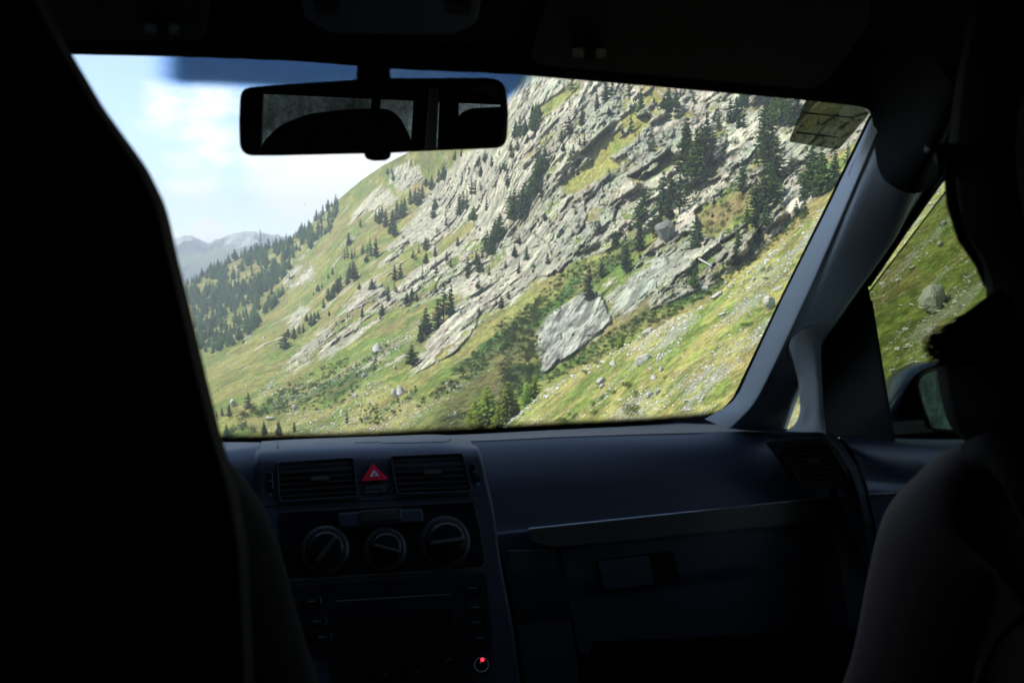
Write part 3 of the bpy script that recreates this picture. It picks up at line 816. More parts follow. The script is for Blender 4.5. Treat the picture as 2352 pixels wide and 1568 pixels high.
# light green larches at the foot of the gully
for i, (x, y, h, lab) in enumerate([(2100, 1345, 270, 'tall broad bright green larch in the middle of the clump above the dashboard'), (2240, 1310, 265, 'bright green larch with a bare lower trunk beside the foot of the stony ridge'),
        (2010, 1350, 190, 'bright green larch at the outer left of the clump above the dashboard'), (2290, 1290, 120, 'small bright larch tucked behind the larch at the stony ridge'),
        (2165, 1368, 150, 'low bright larch between the two tall larches of the clump'), (2050, 1368, 160, 'low broad bright larch in front of the clump above the dashboard')]):
    u, v = r4(x, y); tree(u, v, h * .3418, 'larch', lab, 'larch', 'bright larches at the foot of the gully', 'hill', 'larch_tree', 1.45)
for x, y, h, lab in [(340, 1215, 165, 'yellow green larch on the stony ridge, left one of the pair'), (395, 1185, 175, 'yellow green larch on the stony ridge, right one of the pair'),
        (985, 830, 112, 'lone light green larch on the stony edge of the near pasture'), (578, 780, 55, 'tiny wind-bent conifer growing out of the grey slab')]:
    u, v = r5(x, y); tree(u, v, h * .3418, 'larch' if h > 60 else 'thin', lab, 'larch' if h > 60 else 'conifer', None, 'hill', 'larch_tree' if h > 60 else 'conifer_tree', 1.1)
named = [
 (r5, 765, 505, 235, 'dark', 'dark shaggy conifer standing on top of the grey slab'), (r5, 850, 362, 120, 'dark', 'dark slim conifer up right of the one on the grey slab'),
 (r5, 1018, 322, 190, 'dark', 'dark narrow conifer at the foot of the tree band left of the big cracked boulder'), (r5, 1470, 435, 140, 'larch', 'soft green larch under the cliff at the edge of the near pasture'),
 (r5, 1510, 150, 170, 'dark', 'dark irregular conifer between the two pale rock ribs'), (r5, 1765, 190, 190, 'dark', 'broad dark conifer on the cliff top beside the bleached dead trunk'),
 (r5, 185, 555, 85, 'thin', 'small conifer on the lower left flank of the smooth pale slabs'), (r5, 940, 150, 110, 'larch', 'rounded green conifer alone in the alder band'),
 (r3, 770, 305, 150, 'dark', 'slim conifer of the pair close under the roof edge'), (r3, 805, 300, 130, 'thin', 'thin conifer right of the slim one under the roof edge'),
 (r3, 905, 292, 115, 'dark', 'dark conifer below the roof edge, above the shaggy leaning pine'), (r3, 975, 395, 165, 'dark', 'shaggy leaning pine on a ledge high on the cliff'),
 (r3, 720, 345, 100, 'dark', 'dark conifer left of and below the pair under the roof edge'), (r3, 630, 442, 115, 'dark', 'broad dark pine on a pale ledge in the middle of the upper cliff'),
 (r3, 555, 500, 105, 'dark', 'narrow dark conifer below left of the broad pine'), (r3, 640, 575, 100, 'thin', 'thin yellowish conifer under the broad pine'),
 (r3, 565, 265, 120, 'thin', 'thin high conifer near the top of the long grassy ramp'), (r3, 1135, 370, 150, 'larch', 'yellowish larch on the high grassy ledge, left one'), (r3, 1180, 362, 130, 'larch', 'yellowish larch on the high grassy ledge, right one'),
 (r3, 1052, 625, 115, 'thin', 'small crooked pine hanging over the white cliff'), (r3, 918, 492, 125, 'thin', 'very thin conifer left of the white cliff'),
 (r3, 1430, 475, 115, 'dark', 'dark pine at the right end of the white cliff'), (r3, 1245, 730, 310, 'larch', 'tall feathery larch leading the big clump in the cliff'), (r3, 1300, 745, 260, 'larch', 'broad green larch low in the big clump in the cliff'),
 (r3, 1365, 650, 260, 'dark', 'dark tall conifer at the right of the big clump in the cliff'), (r3, 1335, 700, 220, 'larch', 'green larch filling the middle of the big clump in the cliff'),
 (r3, 1850, 755, 150, 'dark', 'dark stout pine alone against the pale gully right of the tree column'), (r3, 1570, 855, 210, 'dark', 'feathery dark conifer left of the tall column of trees'),
 (r3, 1725, 720, 340, 'dark', 'tallest dark conifer in the upper part of the tree column'), (r3, 1765, 745, 220, 'dark', 'dark conifer at the right of the tree column'),
 (r3, 1655, 1100, 330, 'dark', 'large dark conifer at the foot of the tree column'), (r3, 1705, 960, 290, 'dark', 'large dark conifer in the middle of the tree column'), (r3, 1745, 900, 200, 'larch', 'green larch on the right flank of the tree column'),
 (r3, 1985, 870, 290, 'larch', 'broad green larch left of the clump close to the window pillar'), (r3, 2040, 850, 260, 'larch', 'broad green larch in the clump close to the window pillar'),
 (r3, 2110, 790, 190, 'larch', 'green larch nearest the window pillar'), (r3, 1105, 955, 235, 'dark', 'large dark conifer in the middle band, left of the cracked boulder'),
 (r3, 1200, 970, 260, 'dark', 'large dark conifer in the middle band above the cracked boulder'), (r3, 1140, 1000, 190, 'dark', 'dark conifer in the middle band just behind the cracked boulder'),
 (r3, 980, 1010, 180, 'dark', 'dark conifer at the top of the steep dark tree band'), (r3, 960, 1090, 200, 'dark', 'dark conifer in the steep dark tree band, second from its top'),
 (r3, 1045, 1110, 170, 'dark', 'dark spruce right in the steep dark tree band'), (r3, 970, 1185, 180, 'dark', 'dark conifer low in the steep dark tree band'),
 (r3, 895, 1310, 200, 'dark', 'narrow dark conifer at the bottom tip of the steep dark tree band'), (r3, 820, 1165, 95, 'larch', 'small round-headed green tree left of the dark tree band'),
 (r3, 1300, 1155, 170, 'dark', 'dark irregular conifer right of the cracked boulder'), (r3, 745, 1340, 105, 'dark', 'dark conifer in the grass above the grey slab'),
 (r3, 370, 745, 170, 'dark', 'dark twin-topped conifer right of the mirror, left one'), (r3, 412, 710, 140, 'dark', 'dark twin-topped conifer right of the mirror, right one'),
 (r3, 350, 845, 150, 'larch', 'green conifer under the twin conifers'), (r3, 392, 895, 120, 'thin', 'thin conifer under the twin conifers'),
 (r3, 235, 1005, 180, 'larch', 'green conifer in the clump on the bright ledge below the mirror corner, left one'), (r3, 275, 985, 150, 'dark', 'green conifer in the clump on the bright ledge below the mirror corner, middle one'),
 (r3, 310, 930, 130, 'larch', 'green conifer in the clump on the bright ledge below the mirror corner, right one'), (r3, 132, 1135, 145, 'dark', 'very dark spiky conifer above the smooth pale slabs'),
 (r3, 92, 1200, 130, 'larch', 'pale green conifer beside the very dark spiky conifer'), (r4, 1805, 645, 225, 'dark', 'tall dark conifer left in the pair above the pale rib'), (r4, 1855, 612, 205, 'dark', 'tall dark conifer right in the pair above the pale rib'),
 (r4, 1768, 690, 190, 'dark', 'dark conifer just below the tall pair above the pale rib'), (r4, 1690, 745, 180, 'larch', 'green larch low beside the pale rib'), (r4, 1650, 790, 120, 'larch', 'small green larch at the lower end of the group by the pale rib'),
 (r4, 1972, 345, 130, 'dark', 'black-green spiky conifer alone among pale rocks'), (r4, 1432, 512, 95, 'dark', 'thin dark conifer alone in the scree'), (r4, 1595, 955, 150, 'larch', 'slender green conifer left of the tip of the pale rib'),
 (r4, 365, 1292, 92, 'dark', 'dark conifer among the alders at the valley bottom, tallest one'), (r4, 315, 1285, 62, 'dark', 'small dark conifer left of the tallest one at the valley bottom'), (r4, 277, 1292, 42, 'dark', 'tiny dark conifer beside the driver seat edge'),
 (r4, 495, 1232, 105, 'dark', 'dark spreading conifer above the alders at the valley bottom'), (r4, 600, 1412, 92, 'larch', 'slim green larch low in the scree above the dashboard vent'), (r4, 700, 1412, 102, 'larch', 'slim dull green larch above the left dashboard vent'),
 (r4, 800, 1390, 72, 'dark', 'small dark pine with a long shadow above the dashboard'), (r4, 1157, 1350, 102, 'thin', 'sparse light conifer alone in the bright grass above the dashboard'), (r4, 350, 1435, 100, 'larch', 'pale tree among the valley alders'),
 (r4, 540, 690, 90, 'dark', 'conifer alone at the lower edge of the far wood'), (r4, 1030, 362, 36, 'dark', 'tiny dark conifer alone on the green chute'), (r4, 1062, 335, 52, 'dark', 'small rounded conifer alone on the green chute'),
 (r4, 742, 835, 115, 'round', 'dark rounded tree on the near edge of the green chute'), (r4, 490, 640, 50, 'dark', 'small conifer in the lower grassy gap of the far wood')]
for fn, x, y, h, kd, lab in named:
    u, v = fn(x, y); sc_ = .3906 if fn is r3 else .3418
    tree(u, v, h * sc_ * 1.05, 'glarch' if kd == 'larch' else kd, lab, 'larch' if kd == 'larch' else ('tree' if kd == 'round' else 'conifer'), None, 'hill', 'larch_tree' if kd == 'larch' else ('broadleaf_tree' if kd == 'round' else 'conifer_tree'))
# groups of look-alikes: (list of positions in zoom coordinates) sharing a label
def bunch(fn, sc_, lst, kds, lab, grp):
    lst = sorted(lst)
    for i, (x, y, h) in enumerate(lst):
        u, v = fn(x, y)
        if v < skyline(u) + 2: v = skyline(u) + 3
        kd_ = rng.choice(kds); kd_ = 'glarch' if kd_ == 'larch' else kd_
        tree(u, v, h * sc_, kd_, lab + ', ' + ordw(i) + ' from its left end', 'conifer', grp, 'hill')
bunch(r2_, .415, [(1445,712,45),(1340,765,55),(1345,800,50),(1315,760,40),(1690,690,60),(1725,660,50),(1630,795,95),(1600,805,80),(1560,845,85),(1530,830,60),(1510,900,85),(1490,935,105),(1465,915,80),(1440,925,90),(1410,965,80),(1395,1000,100),(1365,1010,110),(1340,1040,90),(1305,1050,105),(1270,1035,90),(1250,1022,70),(1285,1000,70),(1350,1105,90),(1330,1090,60)],
      ['dark', 'larch'], 'conifer in the diagonal band below the mirror', 'conifers of the high diagonal band')
bunch(r2_, .415, [(1250,1220,120),(1220,1190,90),(1180,1200,60),(1205,1215,80),(1165,1060,60),(1100,1150,70),(1080,1235,70),(1120,1230,60),(1525,1185,80),(1545,1170,60),(1640,1245,60),(1590,1090,50),(1700,1155,55)],
      ['dark', 'thin'], 'small conifer below the diagonal band', 'conifers scattered on the far rocky slope')
bunch(r2_, .415, [(1780,890,120),(1790,1025,95),(1755,960,120),(1715,985,120),(1735,940,90),(1860,965,90),(1800,880,90),(1830,860,70),(1640,1050,70),(1850,700,60),(1890,720,70),(1940,760,60),(1960,740,50),(1580,950,70),(1660,960,60)],
      ['dark', 'larch', 'thin'], 'conifer on pale cliffs under the mirror', 'conifers on the cliffs under the mirror')
bunch(r2_, .415, [(2000,1010,160),(2040,995,150),(2075,930,130),(2105,905,130),(2020,560,70),(2050,545,110),(2075,540,90),(2110,500,90),(2135,470,110),(2150,440,80),(2000,640,60),(2035,540,60),(2165,770,120),(2140,820,120),(2120,880,100)],
      ['dark', 'larch'], 'conifer in the column beside the mirror', 'conifers in the column beside the mirror')
bunch(r4, .3418, [(960,450,55),(930,472,28),(985,430,40),(1090,460,110),(1110,440,110),(1065,475,80),(1200,380,140),(1160,400,105),(1180,330,80),(1350,220,90),(1320,225,80),(1290,260,60),(1030,520,100),(1060,500,95),(1000,560,70),(910,685,100),(940,670,90),(965,640,65),(880,650,60),(800,765,90),(835,745,80),(862,722,60),(760,762,70)],
      ['dark', 'larch'], 'conifer along the right side of the green chute', 'conifers between the green chute and the slabs')
bunch(r4, .3418, [(1255,622,75),(1157,627,50),(1037,612,40),(1170,140,90),(1160,240,95),(1205,232,80),(1480,382,120),(1512,362,110),(1600,242,80),(1690,172,90),(1665,372,110),(1757,352,125),(1830,252,80),(1900,142,60),(1090,800,60),(1395,610,90),(1380,640,70),(2190,562,100),(2240,500,60),(1620,250,60)],
      ['dark', 'thin', 'larch'], 'thin conifer on the pale central rocks', 'conifers scattered over the central rocks')
bunch(r4, .3418, [(2045,320,120),(2025,270,100),(2100,180,140),(2150,130,170),(2180,110,190),(2120,200,120),(2070,240,90),(2065,330,80)],
      ['dark', 'larch'], 'conifer in the column above the smooth slabs', 'conifers above the smooth slabs')
bunch(r3, .3906, [(240,505,95),(270,510,70),(300,500,90),(350,495,135),(380,425,90),(215,640,60),(250,600,80),(1500,425,140),(1540,405,130),(1600,335,110),(1640,355,100),(1580,300,100),(1620,280,90),(1560,340,90),(1800,455,220),(1850,435,200),(1705,425,200),(1755,450,230),(1890,400,160),(1830,350,140),(1740,330,150),(1690,560,170),(1740,600,180),
      (1690,640,160),(1660,1000,200),(1720,1040,180),(1640,940,160),(2190,700,160),(1930,880,150),(1940,960,90),(1160,870,150),(1010,920,120),(1250,860,110),(1600,1000,90),(1330,600,170),(1240,600,200),(1400,560,110)],
      ['dark', 'larch', 'dark'], 'dark conifer in the high right-hand stand', 'conifers of the high stand on the right cliff')
# far wood: random fill, the ones that show largest as objects
rw = random.Random(11)
WOOD = [(425,660),(480,630),(540,600),(600,580),(665,560),(700,530),(745,500),(775,470),(782,480),(755,540),(720,570),(690,610),(672,640),(648,680),(640,700),(600,740),(560,790),(520,800),(486,815),(470,818),(455,800)]
GAPS = [[(585,705),(650,640),(690,610),(640,700)], [(530,640),(600,610),(615,630),(550,660)], [(510,740),(560,700),(575,715),(520,760)], [(655,600),(700,560),(715,590),(670,625)]]
cand = []
while len(cand) < 760:
    u = rw.uniform(425, 785); v = rw.uniform(465, 820)
    if sdq(u, v, WOOD) < 0 or v < skyline(u) + 2: continue
    if any(sdq(u, v, g) > 0 for g in GAPS) and rw.random() < .9: continue
    if fbm(np.array([[u / 15, v / 15, 0.0]]), 3, 301)[0] < .38: continue
    cand.append((u, v, rw.uniform(12, 28) * (1.0 if v > 560 else .85)))
for i in range(46):                                     # along the skyline
    u = 428 + (775 - 428) * (i + rw.random()) / 46; cand.insert(0, (u, skyline(u) + 4, rw.uniform(12, 27)))
n_ind = max(0, min(len(cand), 84))
order = cand[:46] + sorted(cand[46:], key=lambda c: -c[2])
order = order[:46] + sorted(order[46:n_ind]) + order[n_ind:]
for i, (u, v, h) in enumerate(order[:n_ind]):
    lab_ = ('hazy conifer standing on the far skyline, ' + ordw(i) + ' from the left') if i < 46 else 'blue-green conifer inside the hazy wood of the far slope, ' + ordw(i - 46) + ' from the left'
    tree(u, v, h, 'far', lab_, 'conifer', 'conifers of the far skyline' if i < 46 else 'conifers of the far hazy wood', 'hill')
def merged(name, items, mat, label, smooth=False):
    Vs = []; Fs = []; n = 0
    for Vp, Fp, M, p in items:
        Vs.append(Vp @ M.T + p); Fs += [[i + n for i in f] for f in Fp]; n += len(Vp)
    o = mk(name, np.concatenate(Vs), Fs, mat)
    return setp(o, label, None, None, 'stuff')
def rotz(a, sx, sz): c, s = math.cos(a), math.sin(a); return np.array([[c * sx, -s * sx, 0], [s * sx, c * sx, 0], [0, 0, sz]])
its = []
for u, v, h in order[n_ind:]:
    p, d = land_at(u, v, 'hill'); hh = 1.1 * h * d / FPX
    pr = PROT[rw.choice(['dark', 'dark', 'larch'])]; q = pr[rw.randrange(len(pr))]
    its.append((np.array(q[2]), q[3], rotz(rw.uniform(0, 6.28), hh * rw.uniform(.85, 1.2), hh), p))
merged('forest', its, M_far, 'rest of the hazy conifer wood on the far slope')
# tiny trees on rocks, past the individual ones
its = []
for i in range(230):
    u = rw.uniform(650, 1900); v = rw.uniform(240, 760)
    if sdq(u, v, ROCKZ[0]) < 4 or v < skyline(u) + 8 or v > ridge(u): continue
    p, d = land_at(u, v, 'hill'); hh = rw.uniform(14, 34) * d / FPX
    pr = PROT[rw.choice(['dark', 'thin', 'larch', 'round'])]; q = pr[rw.randrange(len(pr))]
    if q is PROT['round'][0]: hh *= .4
    its.append((np.array(q[2]), q[3], rotz(rw.uniform(0, 6.28), hh * rw.uniform(.9, 1.3), hh), p))
merged('saplings_and_bushes', its, M_dark, 'small conifers and bushes dotted over the cliffs')['kind'] = 'stuff'

# ---- shrubs
def shrub_mesh(seed, n=260, leaf=.11):
    r = random.Random(seed); V = []; F = []
    lob = [(r.uniform(-.6, .6), r.uniform(-.6, .6), r.uniform(.1, .5), r.uniform(.28, .5)) for _ in range(6)]
    for i in range(n):
        cx, cy, cz, cr = lob[r.randrange(6)]
        d = np.array([r.gauss(0, 1), r.gauss(0, 1), abs(r.gauss(0, 1)) - .3]); d /= np.linalg.norm(d)
        p = np.array([cx, cy, cz]) + d * cr * r.uniform(.75, 1.1); p[2] = max(p[2], .01)
        l = leaf * r.uniform(.6, 1.3); a = np.array([r.gauss(0, 1) for _ in range(3)]); a = a / np.linalg.norm(a); e = np.cross(a, d); e /= np.linalg.norm(e) + 1e-9
        b0 = len(V); V += [p - e * l * .6, p + a * l * .4, p + e * l * .7, p - a * l * .4]; F.append([b0, b0 + 1, b0 + 2, b0 + 3])
    return V, F
SHR = [shrub_mesh(50 + i) for i in range(3)]
SHM = [add_mesh('leaves', v_, f_, M_shrub) for v_, f_ in SHR]
SHM2 = [add_mesh('leaves', v_, f_, M_lightshrub) for v_, f_ in SHR]
SHD = [add_mesh('leaves', v_, f_, M_shrub) for v_, f_ in [shrub_mesh(70 + i, 900, .06) for i in range(3)]]
SHD2 = [add_mesh('leaves', v_, f_, M_lightshrub) for v_, f_ in [shrub_mesh(80 + i, 900, .06) for i in range(3)]]
def shrub(u, v, w, h, label, grp=None, light=False, surf=None, near=False):
    p, d = land_at(u, v, surf); W = w * d / FPX / 2; H = h * d / FPX
    me = rw.choice((SHD2 if light else SHD) if near else (SHM2 if light else SHM))
    o = bpy.data.objects.new('shrub', me); COL.objects.link(o); o.location = Vector((p - np.array([0, 0, H * .05])).tolist())
    o.scale = (W, W, H); o.rotation_euler = (0, 0, rw.uniform(0, 6.28)); setp(o, label, 'shrub', grp); return o
S5 = [(1965,315,85,55,'rounded dark shrub high on the near pasture, upper of two',0),(1960,375,55,35,'small dark shrub just below the rounded one high on the near pasture',0),
 (1020,1100,120,85,'brownish green shrub with spiky top in the middle of the near pasture',1),(1085,1150,85,70,'dark round shrub below right of the spiky one on the near pasture',0),(850,1175,65,50,'bluish shrub at the upper edge of the low shrub group on the near pasture',0),
 (795,1215,85,55,'dark low shrub, outermost of the low group on the near pasture',0),(925,1140,65,45,'small olive shrub beside the spiky one on the near pasture',1),(1040,1290,230,110,'wide grey-green shrub in the low middle of the near pasture',1),
 (790,1285,110,60,'olive shrub under the dark low ones on the near pasture',1),(600,1330,190,60,'long grey-green bush just above the dashboard edge',1),(745,1005,75,45,'green shrub on the stony ridge near the slab foot',0),(820,945,85,45,'grey-green shrub higher on the stony ridge',1),
 (660,1295,90,60,'small grey shrub above the long bush at the dashboard edge',1),(1285,1030,45,35,'small dark shrub right of a pale stone on the near pasture',0),(1830,690,150,50,'flat green mat of shrub under the pillar side rocks',0)]
for x, y, w, h, lab, lt in S5:
    u, v = r5(x, y); shrub(u, v, w * .3418, h * .3418, lab, None, bool(lt), 'spur' if v > ridge(u) + 6 else 'hill', True)
S4 = [(520,1260,110,80),(460,1300,120,90),(560,1290,80,70),(430,1380,130,100),(500,1400,90,70),(730,1230,100,70),(700,1150,90,60),(790,1130,80,50),(640,1190,60,50),(380,1420,90,80),(1340,880,70,40),(1110,930,60,40),(1150,910,60,30),(1020,1030,70,35),(940,1080,70,35),(890,1100,60,30)]
for i_, (x, y, w, h) in enumerate(sorted(S4)):
    u, v = r4(x, y); shrub(u, v, w * .3418, h * .3418, 'dark alder bush in the hollow at the valley bottom, ' + ordw(i_) + ' from the left', 'alder bushes of the valley bottom', rw.random() < .3, 'hill')
# alder belts: many small bushes
BELT = [([(1165,770),(1240,700),(1248,780),(1240,870),(1200,905),(1150,940)], 247, 20), ([(960,935),(1085,822),(1180,752),(1240,720),(1100,850),(1040,890)], 285, 15), ([(1180,745),(1262,660),(1350,600),(1480,550),(1380,640),(1262,722)], 304, 14),
        ([(1250,878),(1330,812),(1480,725),(1600,680),(1700,620),(1820,560),(1700,640),(1500,740),(1350,830)], 323, 15), ([(560,960),(640,905),(780,865),(870,810),(900,790),(840,870),(770,935),(640,945)], 266, 12), ([(640,900),(760,840),(800,830),(700,900)], 76, 11),
        ([(1640,640),(1760,560),(1860,480),(1850,520),(1740,600)], 152, 16), ([(820,935),(900,930),(960,890),(900,960),(840,975)], 114, 12), ([(1130,760),(1240,690),(1150,780)], 76, 14), ([(1560,330),(1640,300),(1800,420),(1760,560),(1640,560),(1600,460)], 228, 20)]
its = []
for poly, n, sz in BELT:
    xs = [p[0] for p in poly]; ys = [p[1] for p in poly]; k = 0; tr = 0
    while k < n and tr < n * 30:
        tr += 1; u = rw.uniform(min(xs), max(xs)); v = rw.uniform(min(ys), max(ys))
        if sdq(u, v, poly) < -6 or v > ridge(u) - 1: continue
        k += 1; p, d = land_at(u, v, 'hill'); W = sz * rw.uniform(.35, 1.0) * d / FPX; q = SHR[rw.randrange(3)]
        its.append((np.array(q[0]), q[1], rotz(rw.uniform(0, 6.28), W * .62, W * rw.uniform(.6, 1.0)), p - np.array([0, 0, W * .1])))
merged('alder_thickets', its, M_shrub, 'low green alder thickets in the gullies')
# dead bleached trunks
mw, tw, bw, ow = mat_new('bleached_wood'); bw.inputs['Base Color'].default_value = (.42, .40, .36, 1); bw.inputs['Roughness'].default_value = .8
def dead(pts, r, lab):
    P = [land_at(u, v, 'hill')[0] + np.array([-.5, -1.0, .6]) for u, v in pts]
    setp(MB().tube(P, [r, r * .8] + [r * .5] * (len(P) - 2), 6).build('dead_trunk', mw), lab, 'dead tree')
dead([r5(1630, 140), r5(1652, 90), r5(1658, 62), r5(1685, 66)], .22, 'bleached dead tree standing crooked among the rocks')
dead([r5(1500, 245), r5(1545, 272), r5(1585, 296)], .25, 'bleached fallen trunk lying across the dark cliff foot')
# antenna mast on the far wooded crest
def mast():
    p, d = land_at(598, 578, 'hill'); H = 48 * d / FPX
    m_, t_, b_, o_ = mat_new('mast_steel'); b_.inputs['Base Color'].default_value = (.12, .12, .13, 1)
    mb2 = MB(); w = 1.1
    for a in range(3):
        an = a * 2.094
        mb2.tube([p + [w * math.cos(an), w * math.sin(an), -2], p + [w * .5 * math.cos(an), w * .5 * math.sin(an), H * .95]], .22, 4)
    for i in range(10):
        z0 = H * i / 10; z1 = H * (i + 1) / 10; f0 = w * (1 - .5 * i / 10); f1_ = w * (1 - .5 * (i + 1) / 10)
        for a in range(3):
            a0 = a * 2.094; a1 = (a + 1) * 2.094
            mb2.tube([p + [f0 * math.cos(a0), f0 * math.sin(a0), z0], p + [f1_ * math.cos(a1), f1_ * math.sin(a1), z1]], .1, 3)
    r = empty('antenna_mast', p, 'thin tall lattice antenna mast on the wooded far crest', 'mast')
    mb2.build('lattice', m_, r)
    MB().tube([p + [0, 0, H * .94], p + [0, 0, H * 1.12]], .2, 5).build('whip', m_, r)
    MB().box(p[0] - 1.2, p[0] + 1.2, p[1] - .7, p[1] + .7, p[2] + H * .52, p[2] + H * .55).build('platform', m_, r)
mast()

# ---------------------------------------------------------------- boulders and scree
def rock_geo(seed, sub=2):
    bm = bmesh.new(); bmesh.ops.create_icosphere(bm, subdivisions=sub, radius=1.0); r = random.Random(seed)
    planes = []
    for i in range(15):
        d = Vector((r.gauss(0, 1), r.gauss(0, 1), r.gauss(0, .8))).normalized(); planes.append((d, r.uniform(.36, .66)))
    for v in bm.verts:
        for d, k in planes:
            q = v.co.dot(d)
            if q > k: v.co -= d * (q - k)
        v.co += Vector((r.uniform(-1, 1), r.uniform(-1, 1), r.uniform(-1, 1))) * .02
    bmesh.ops.recalc_face_normals(bm, faces=bm.faces)
    V = np.array([v.co[:] for v in bm.verts]); F = [[v.index for v in f.verts] for f in bm.faces]; bm.free(); return V, F
def stone_mat(name, fine, c1=(.48, .465, .41), c2=(.76, .735, .66)):
    m, t, b, o = mat_new(name); tcn = N(t, 'ShaderNodeTexCoord'); g = N(t, 'ShaderNodeNewGeometry')
    n = noise(t, tcn.outputs['Object'], fine, 7, .7); n2_ = noise(t, tcn.outputs['Object'], fine * .25, 3, .6)
    f = math_n(t, 'ADD', math_n(t, 'MULTIPLY', maprange(t, n.outputs['Fac'], .35, .65, 0, 1), .6), math_n(t, 'MULTIPLY', g.outputs['Random Per Island'], .4))
    c = mixc(t, f, c1, c2); c = mixc(t, maprange(t, n2_.outputs['Fac'], .55, .68, 0, .6, True), c, (.26, .30, .22))
    L(t, c, b.inputs['Base Color']); b.inputs['Roughness'].default_value = .9; b.inputs['Specular IOR Level'].default_value = .2
    bp = N(t, 'ShaderNodeBump'); bp.inputs['Strength'].default_value = .7; bp.inputs['Distance'].default_value = 1.0 / fine
    L(t, n.outputs['Fac'], bp.inputs['Height']); L(t, bp.outputs[0], b.inputs['Normal']); return m
M_stone = stone_mat('stone', 1.2)
M_boul = stone_mat('boulder_stone', 2.5, (.33, .325, .29), (.56, .545, .48))
RG = [rock_geo(300 + i, 1) for i in range(8)]; RGB = [rock_geo(400 + i, 3) for i in range(6)]
def orient(p):
    """tilt that lays a flat stone on the slope"""
    return np.array([-.25, -.2, 1.0])
def boulder(u, v, w, h, lab, surf=None, seed=0, tilt=.0):
    p, d = land_at(u, v, surf); W = w * d / FPX / 2; H = h * d / FPX
    Vq, Fq = RGB[seed % 6]
    c, s = math.cos(tilt), math.sin(tilt)
    q = Vq * 1.25
    local = q[:, :1] * W * (RX * c + UP * s) + q[:, 2:3] * (H * .6) * (UP * c - RX * s) + q[:, 1:2] * W * .8 * FW
    local = local + fbm(local / W * 3 + seed, 3, 7)[:, None] * .12 * W
    o = mk('boulder', local + p + UP * H * .38, Fq, M_boul); setp(o, lab, 'boulder'); return o
BL = [(r5,1120,935,112,70,'large pale flat-faced boulder in the middle of the near pasture',.25),(r5,925,950,52,42,'rounded pale boulder low on the stony ridge',0.1),(r5,1245,992,36,34,'small white upright stone in the near pasture',0),
 (r5,843,1072,82,34,'long pale slab lying below the stony ridge',.4),(r5,1627,492,92,42,'long pale slab tilted uphill near the pasture top',.6),(r5,1975,575,95,85,'big boulder half hidden by the window pillar',.4),
 (r5,2032,442,48,30,'flat pale stone by the pillar, above the big half-hidden boulder',0),(r5,1198,1045,46,38,'pale boulder with a shaded side under the small white upright stone',.2),(r5,1165,1165,72,36,'low flat stone in the scree under the round shrub',.1),
 (r5,1220,1142,50,34,'stone touching the low flat one in the scree',0),(r5,1420,1190,36,26,'small pale stone in the low right of the near pasture',0),(r5,1528,1183,34,26,'small pale stone right of the other near the pillar foot',0),
 (r5,1150,742,85,42,'pale slab standing out of the stony ridge crest',.5),(r5,975,1180,42,16,'thin flat white stone by the bluish shrub',0),(r5,845,1100,55,24,'short slab under the long pale one',.3),(r5,1685,402,30,20,'dark little stone on the pasture edge',0),(r5,1660,615,55,34,'pale block in the upper scree streak',.3),
 (r5,1875,375,36,22,'small pale stone by the two dark shrubs',0),(r5,1545,445,50,40,'pale block at the top of the pasture edge',.4),
 (r4,1348,855,78,56,'big pale block with dark shadow beside it on the green hump',.1),(r4,1262,1032,42,30,'grey boulder in the scree gully below the big pale block',0),(r4,800,1245,40,34,'grey boulder in the low brown scree',.2),(r4,638,1312,62,32,'grey boulder near the foot of the low scree',0),
 (r4,390,1225,62,46,'pale boulder beside the tallest valley conifer',.2),(r4,1205,1160,46,34,'grey boulder at the right of the low scree',.3),(r4,1500,1140,70,60,'pale stepped rock in the bright grass',.3),(r4,1470,1160,60,50,'pale pointed rock next to the stepped one',.5),(r4,1885,1280,26,20,'lone little stone in the plain olive slope',0),
 (r4,1905,1100,34,22,'small grey stone high in the olive slope',0),(r4,1480,970,30,24,'small dark-sided stone in the green slope',.3),(r4,1830,1072,30,22,'small pale stone in the middle of the olive slope',0),(r4,595,765,26,14,'small white stone on the green chute',.3)]
for i, (fn, x, y, w, h, lab, tl) in enumerate(BL):
    u, v = fn(x, y); boulder(u, v, w * .3418 * 1.15, h * .3418 * 1.1, lab, 'spur' if (fn is r5 and v > ridge(u) + 3) else 'hill', i, tl)
def r6(x, y): return 1665 + x * .3662, 172 + y * .3662
for i, (x, y, w, h, lab, tl) in enumerate([(1300,1500,235,165,'huge grey boulder seen through the side window',.1),(1368,952,58,34,'pale wedge stone high in the side window',.1),(1175,1222,52,34,'pale oval stone in the grass of the side window',.4),(1350,1080,60,36,'pale rubble block right in the side window',.2),
        (1395,1410,50,34,'pale block just above the huge grey boulder',.1),(1108,1280,16,12,'tiny white stone in the side window',0),(1125,1960,60,60,'tall pale block beside the door mirror',.1),(1052,2060,50,70,'pale block at the bottom of the side window next to the mirror',0),(1055,1870,46,34,'cream boulder in the rubble above the mirror',.1)]):
    u, v = r6(x, y); boulder(u, v, w * .3662, h * .3662, lab, 'spur', i + 2, tl)
def boul2(): pass
# big cracked boulder in the middle of the cliff
u, v = r3(1120, 1120); boulder(u, v, 52, 60, 'massive dark cracked boulder perched above the pale rib', 'hill', 4, .3).data.materials[0] = stone_mat('dark_boulder_stone', 1.0, (.13, .135, .12), (.24, .24, .21))
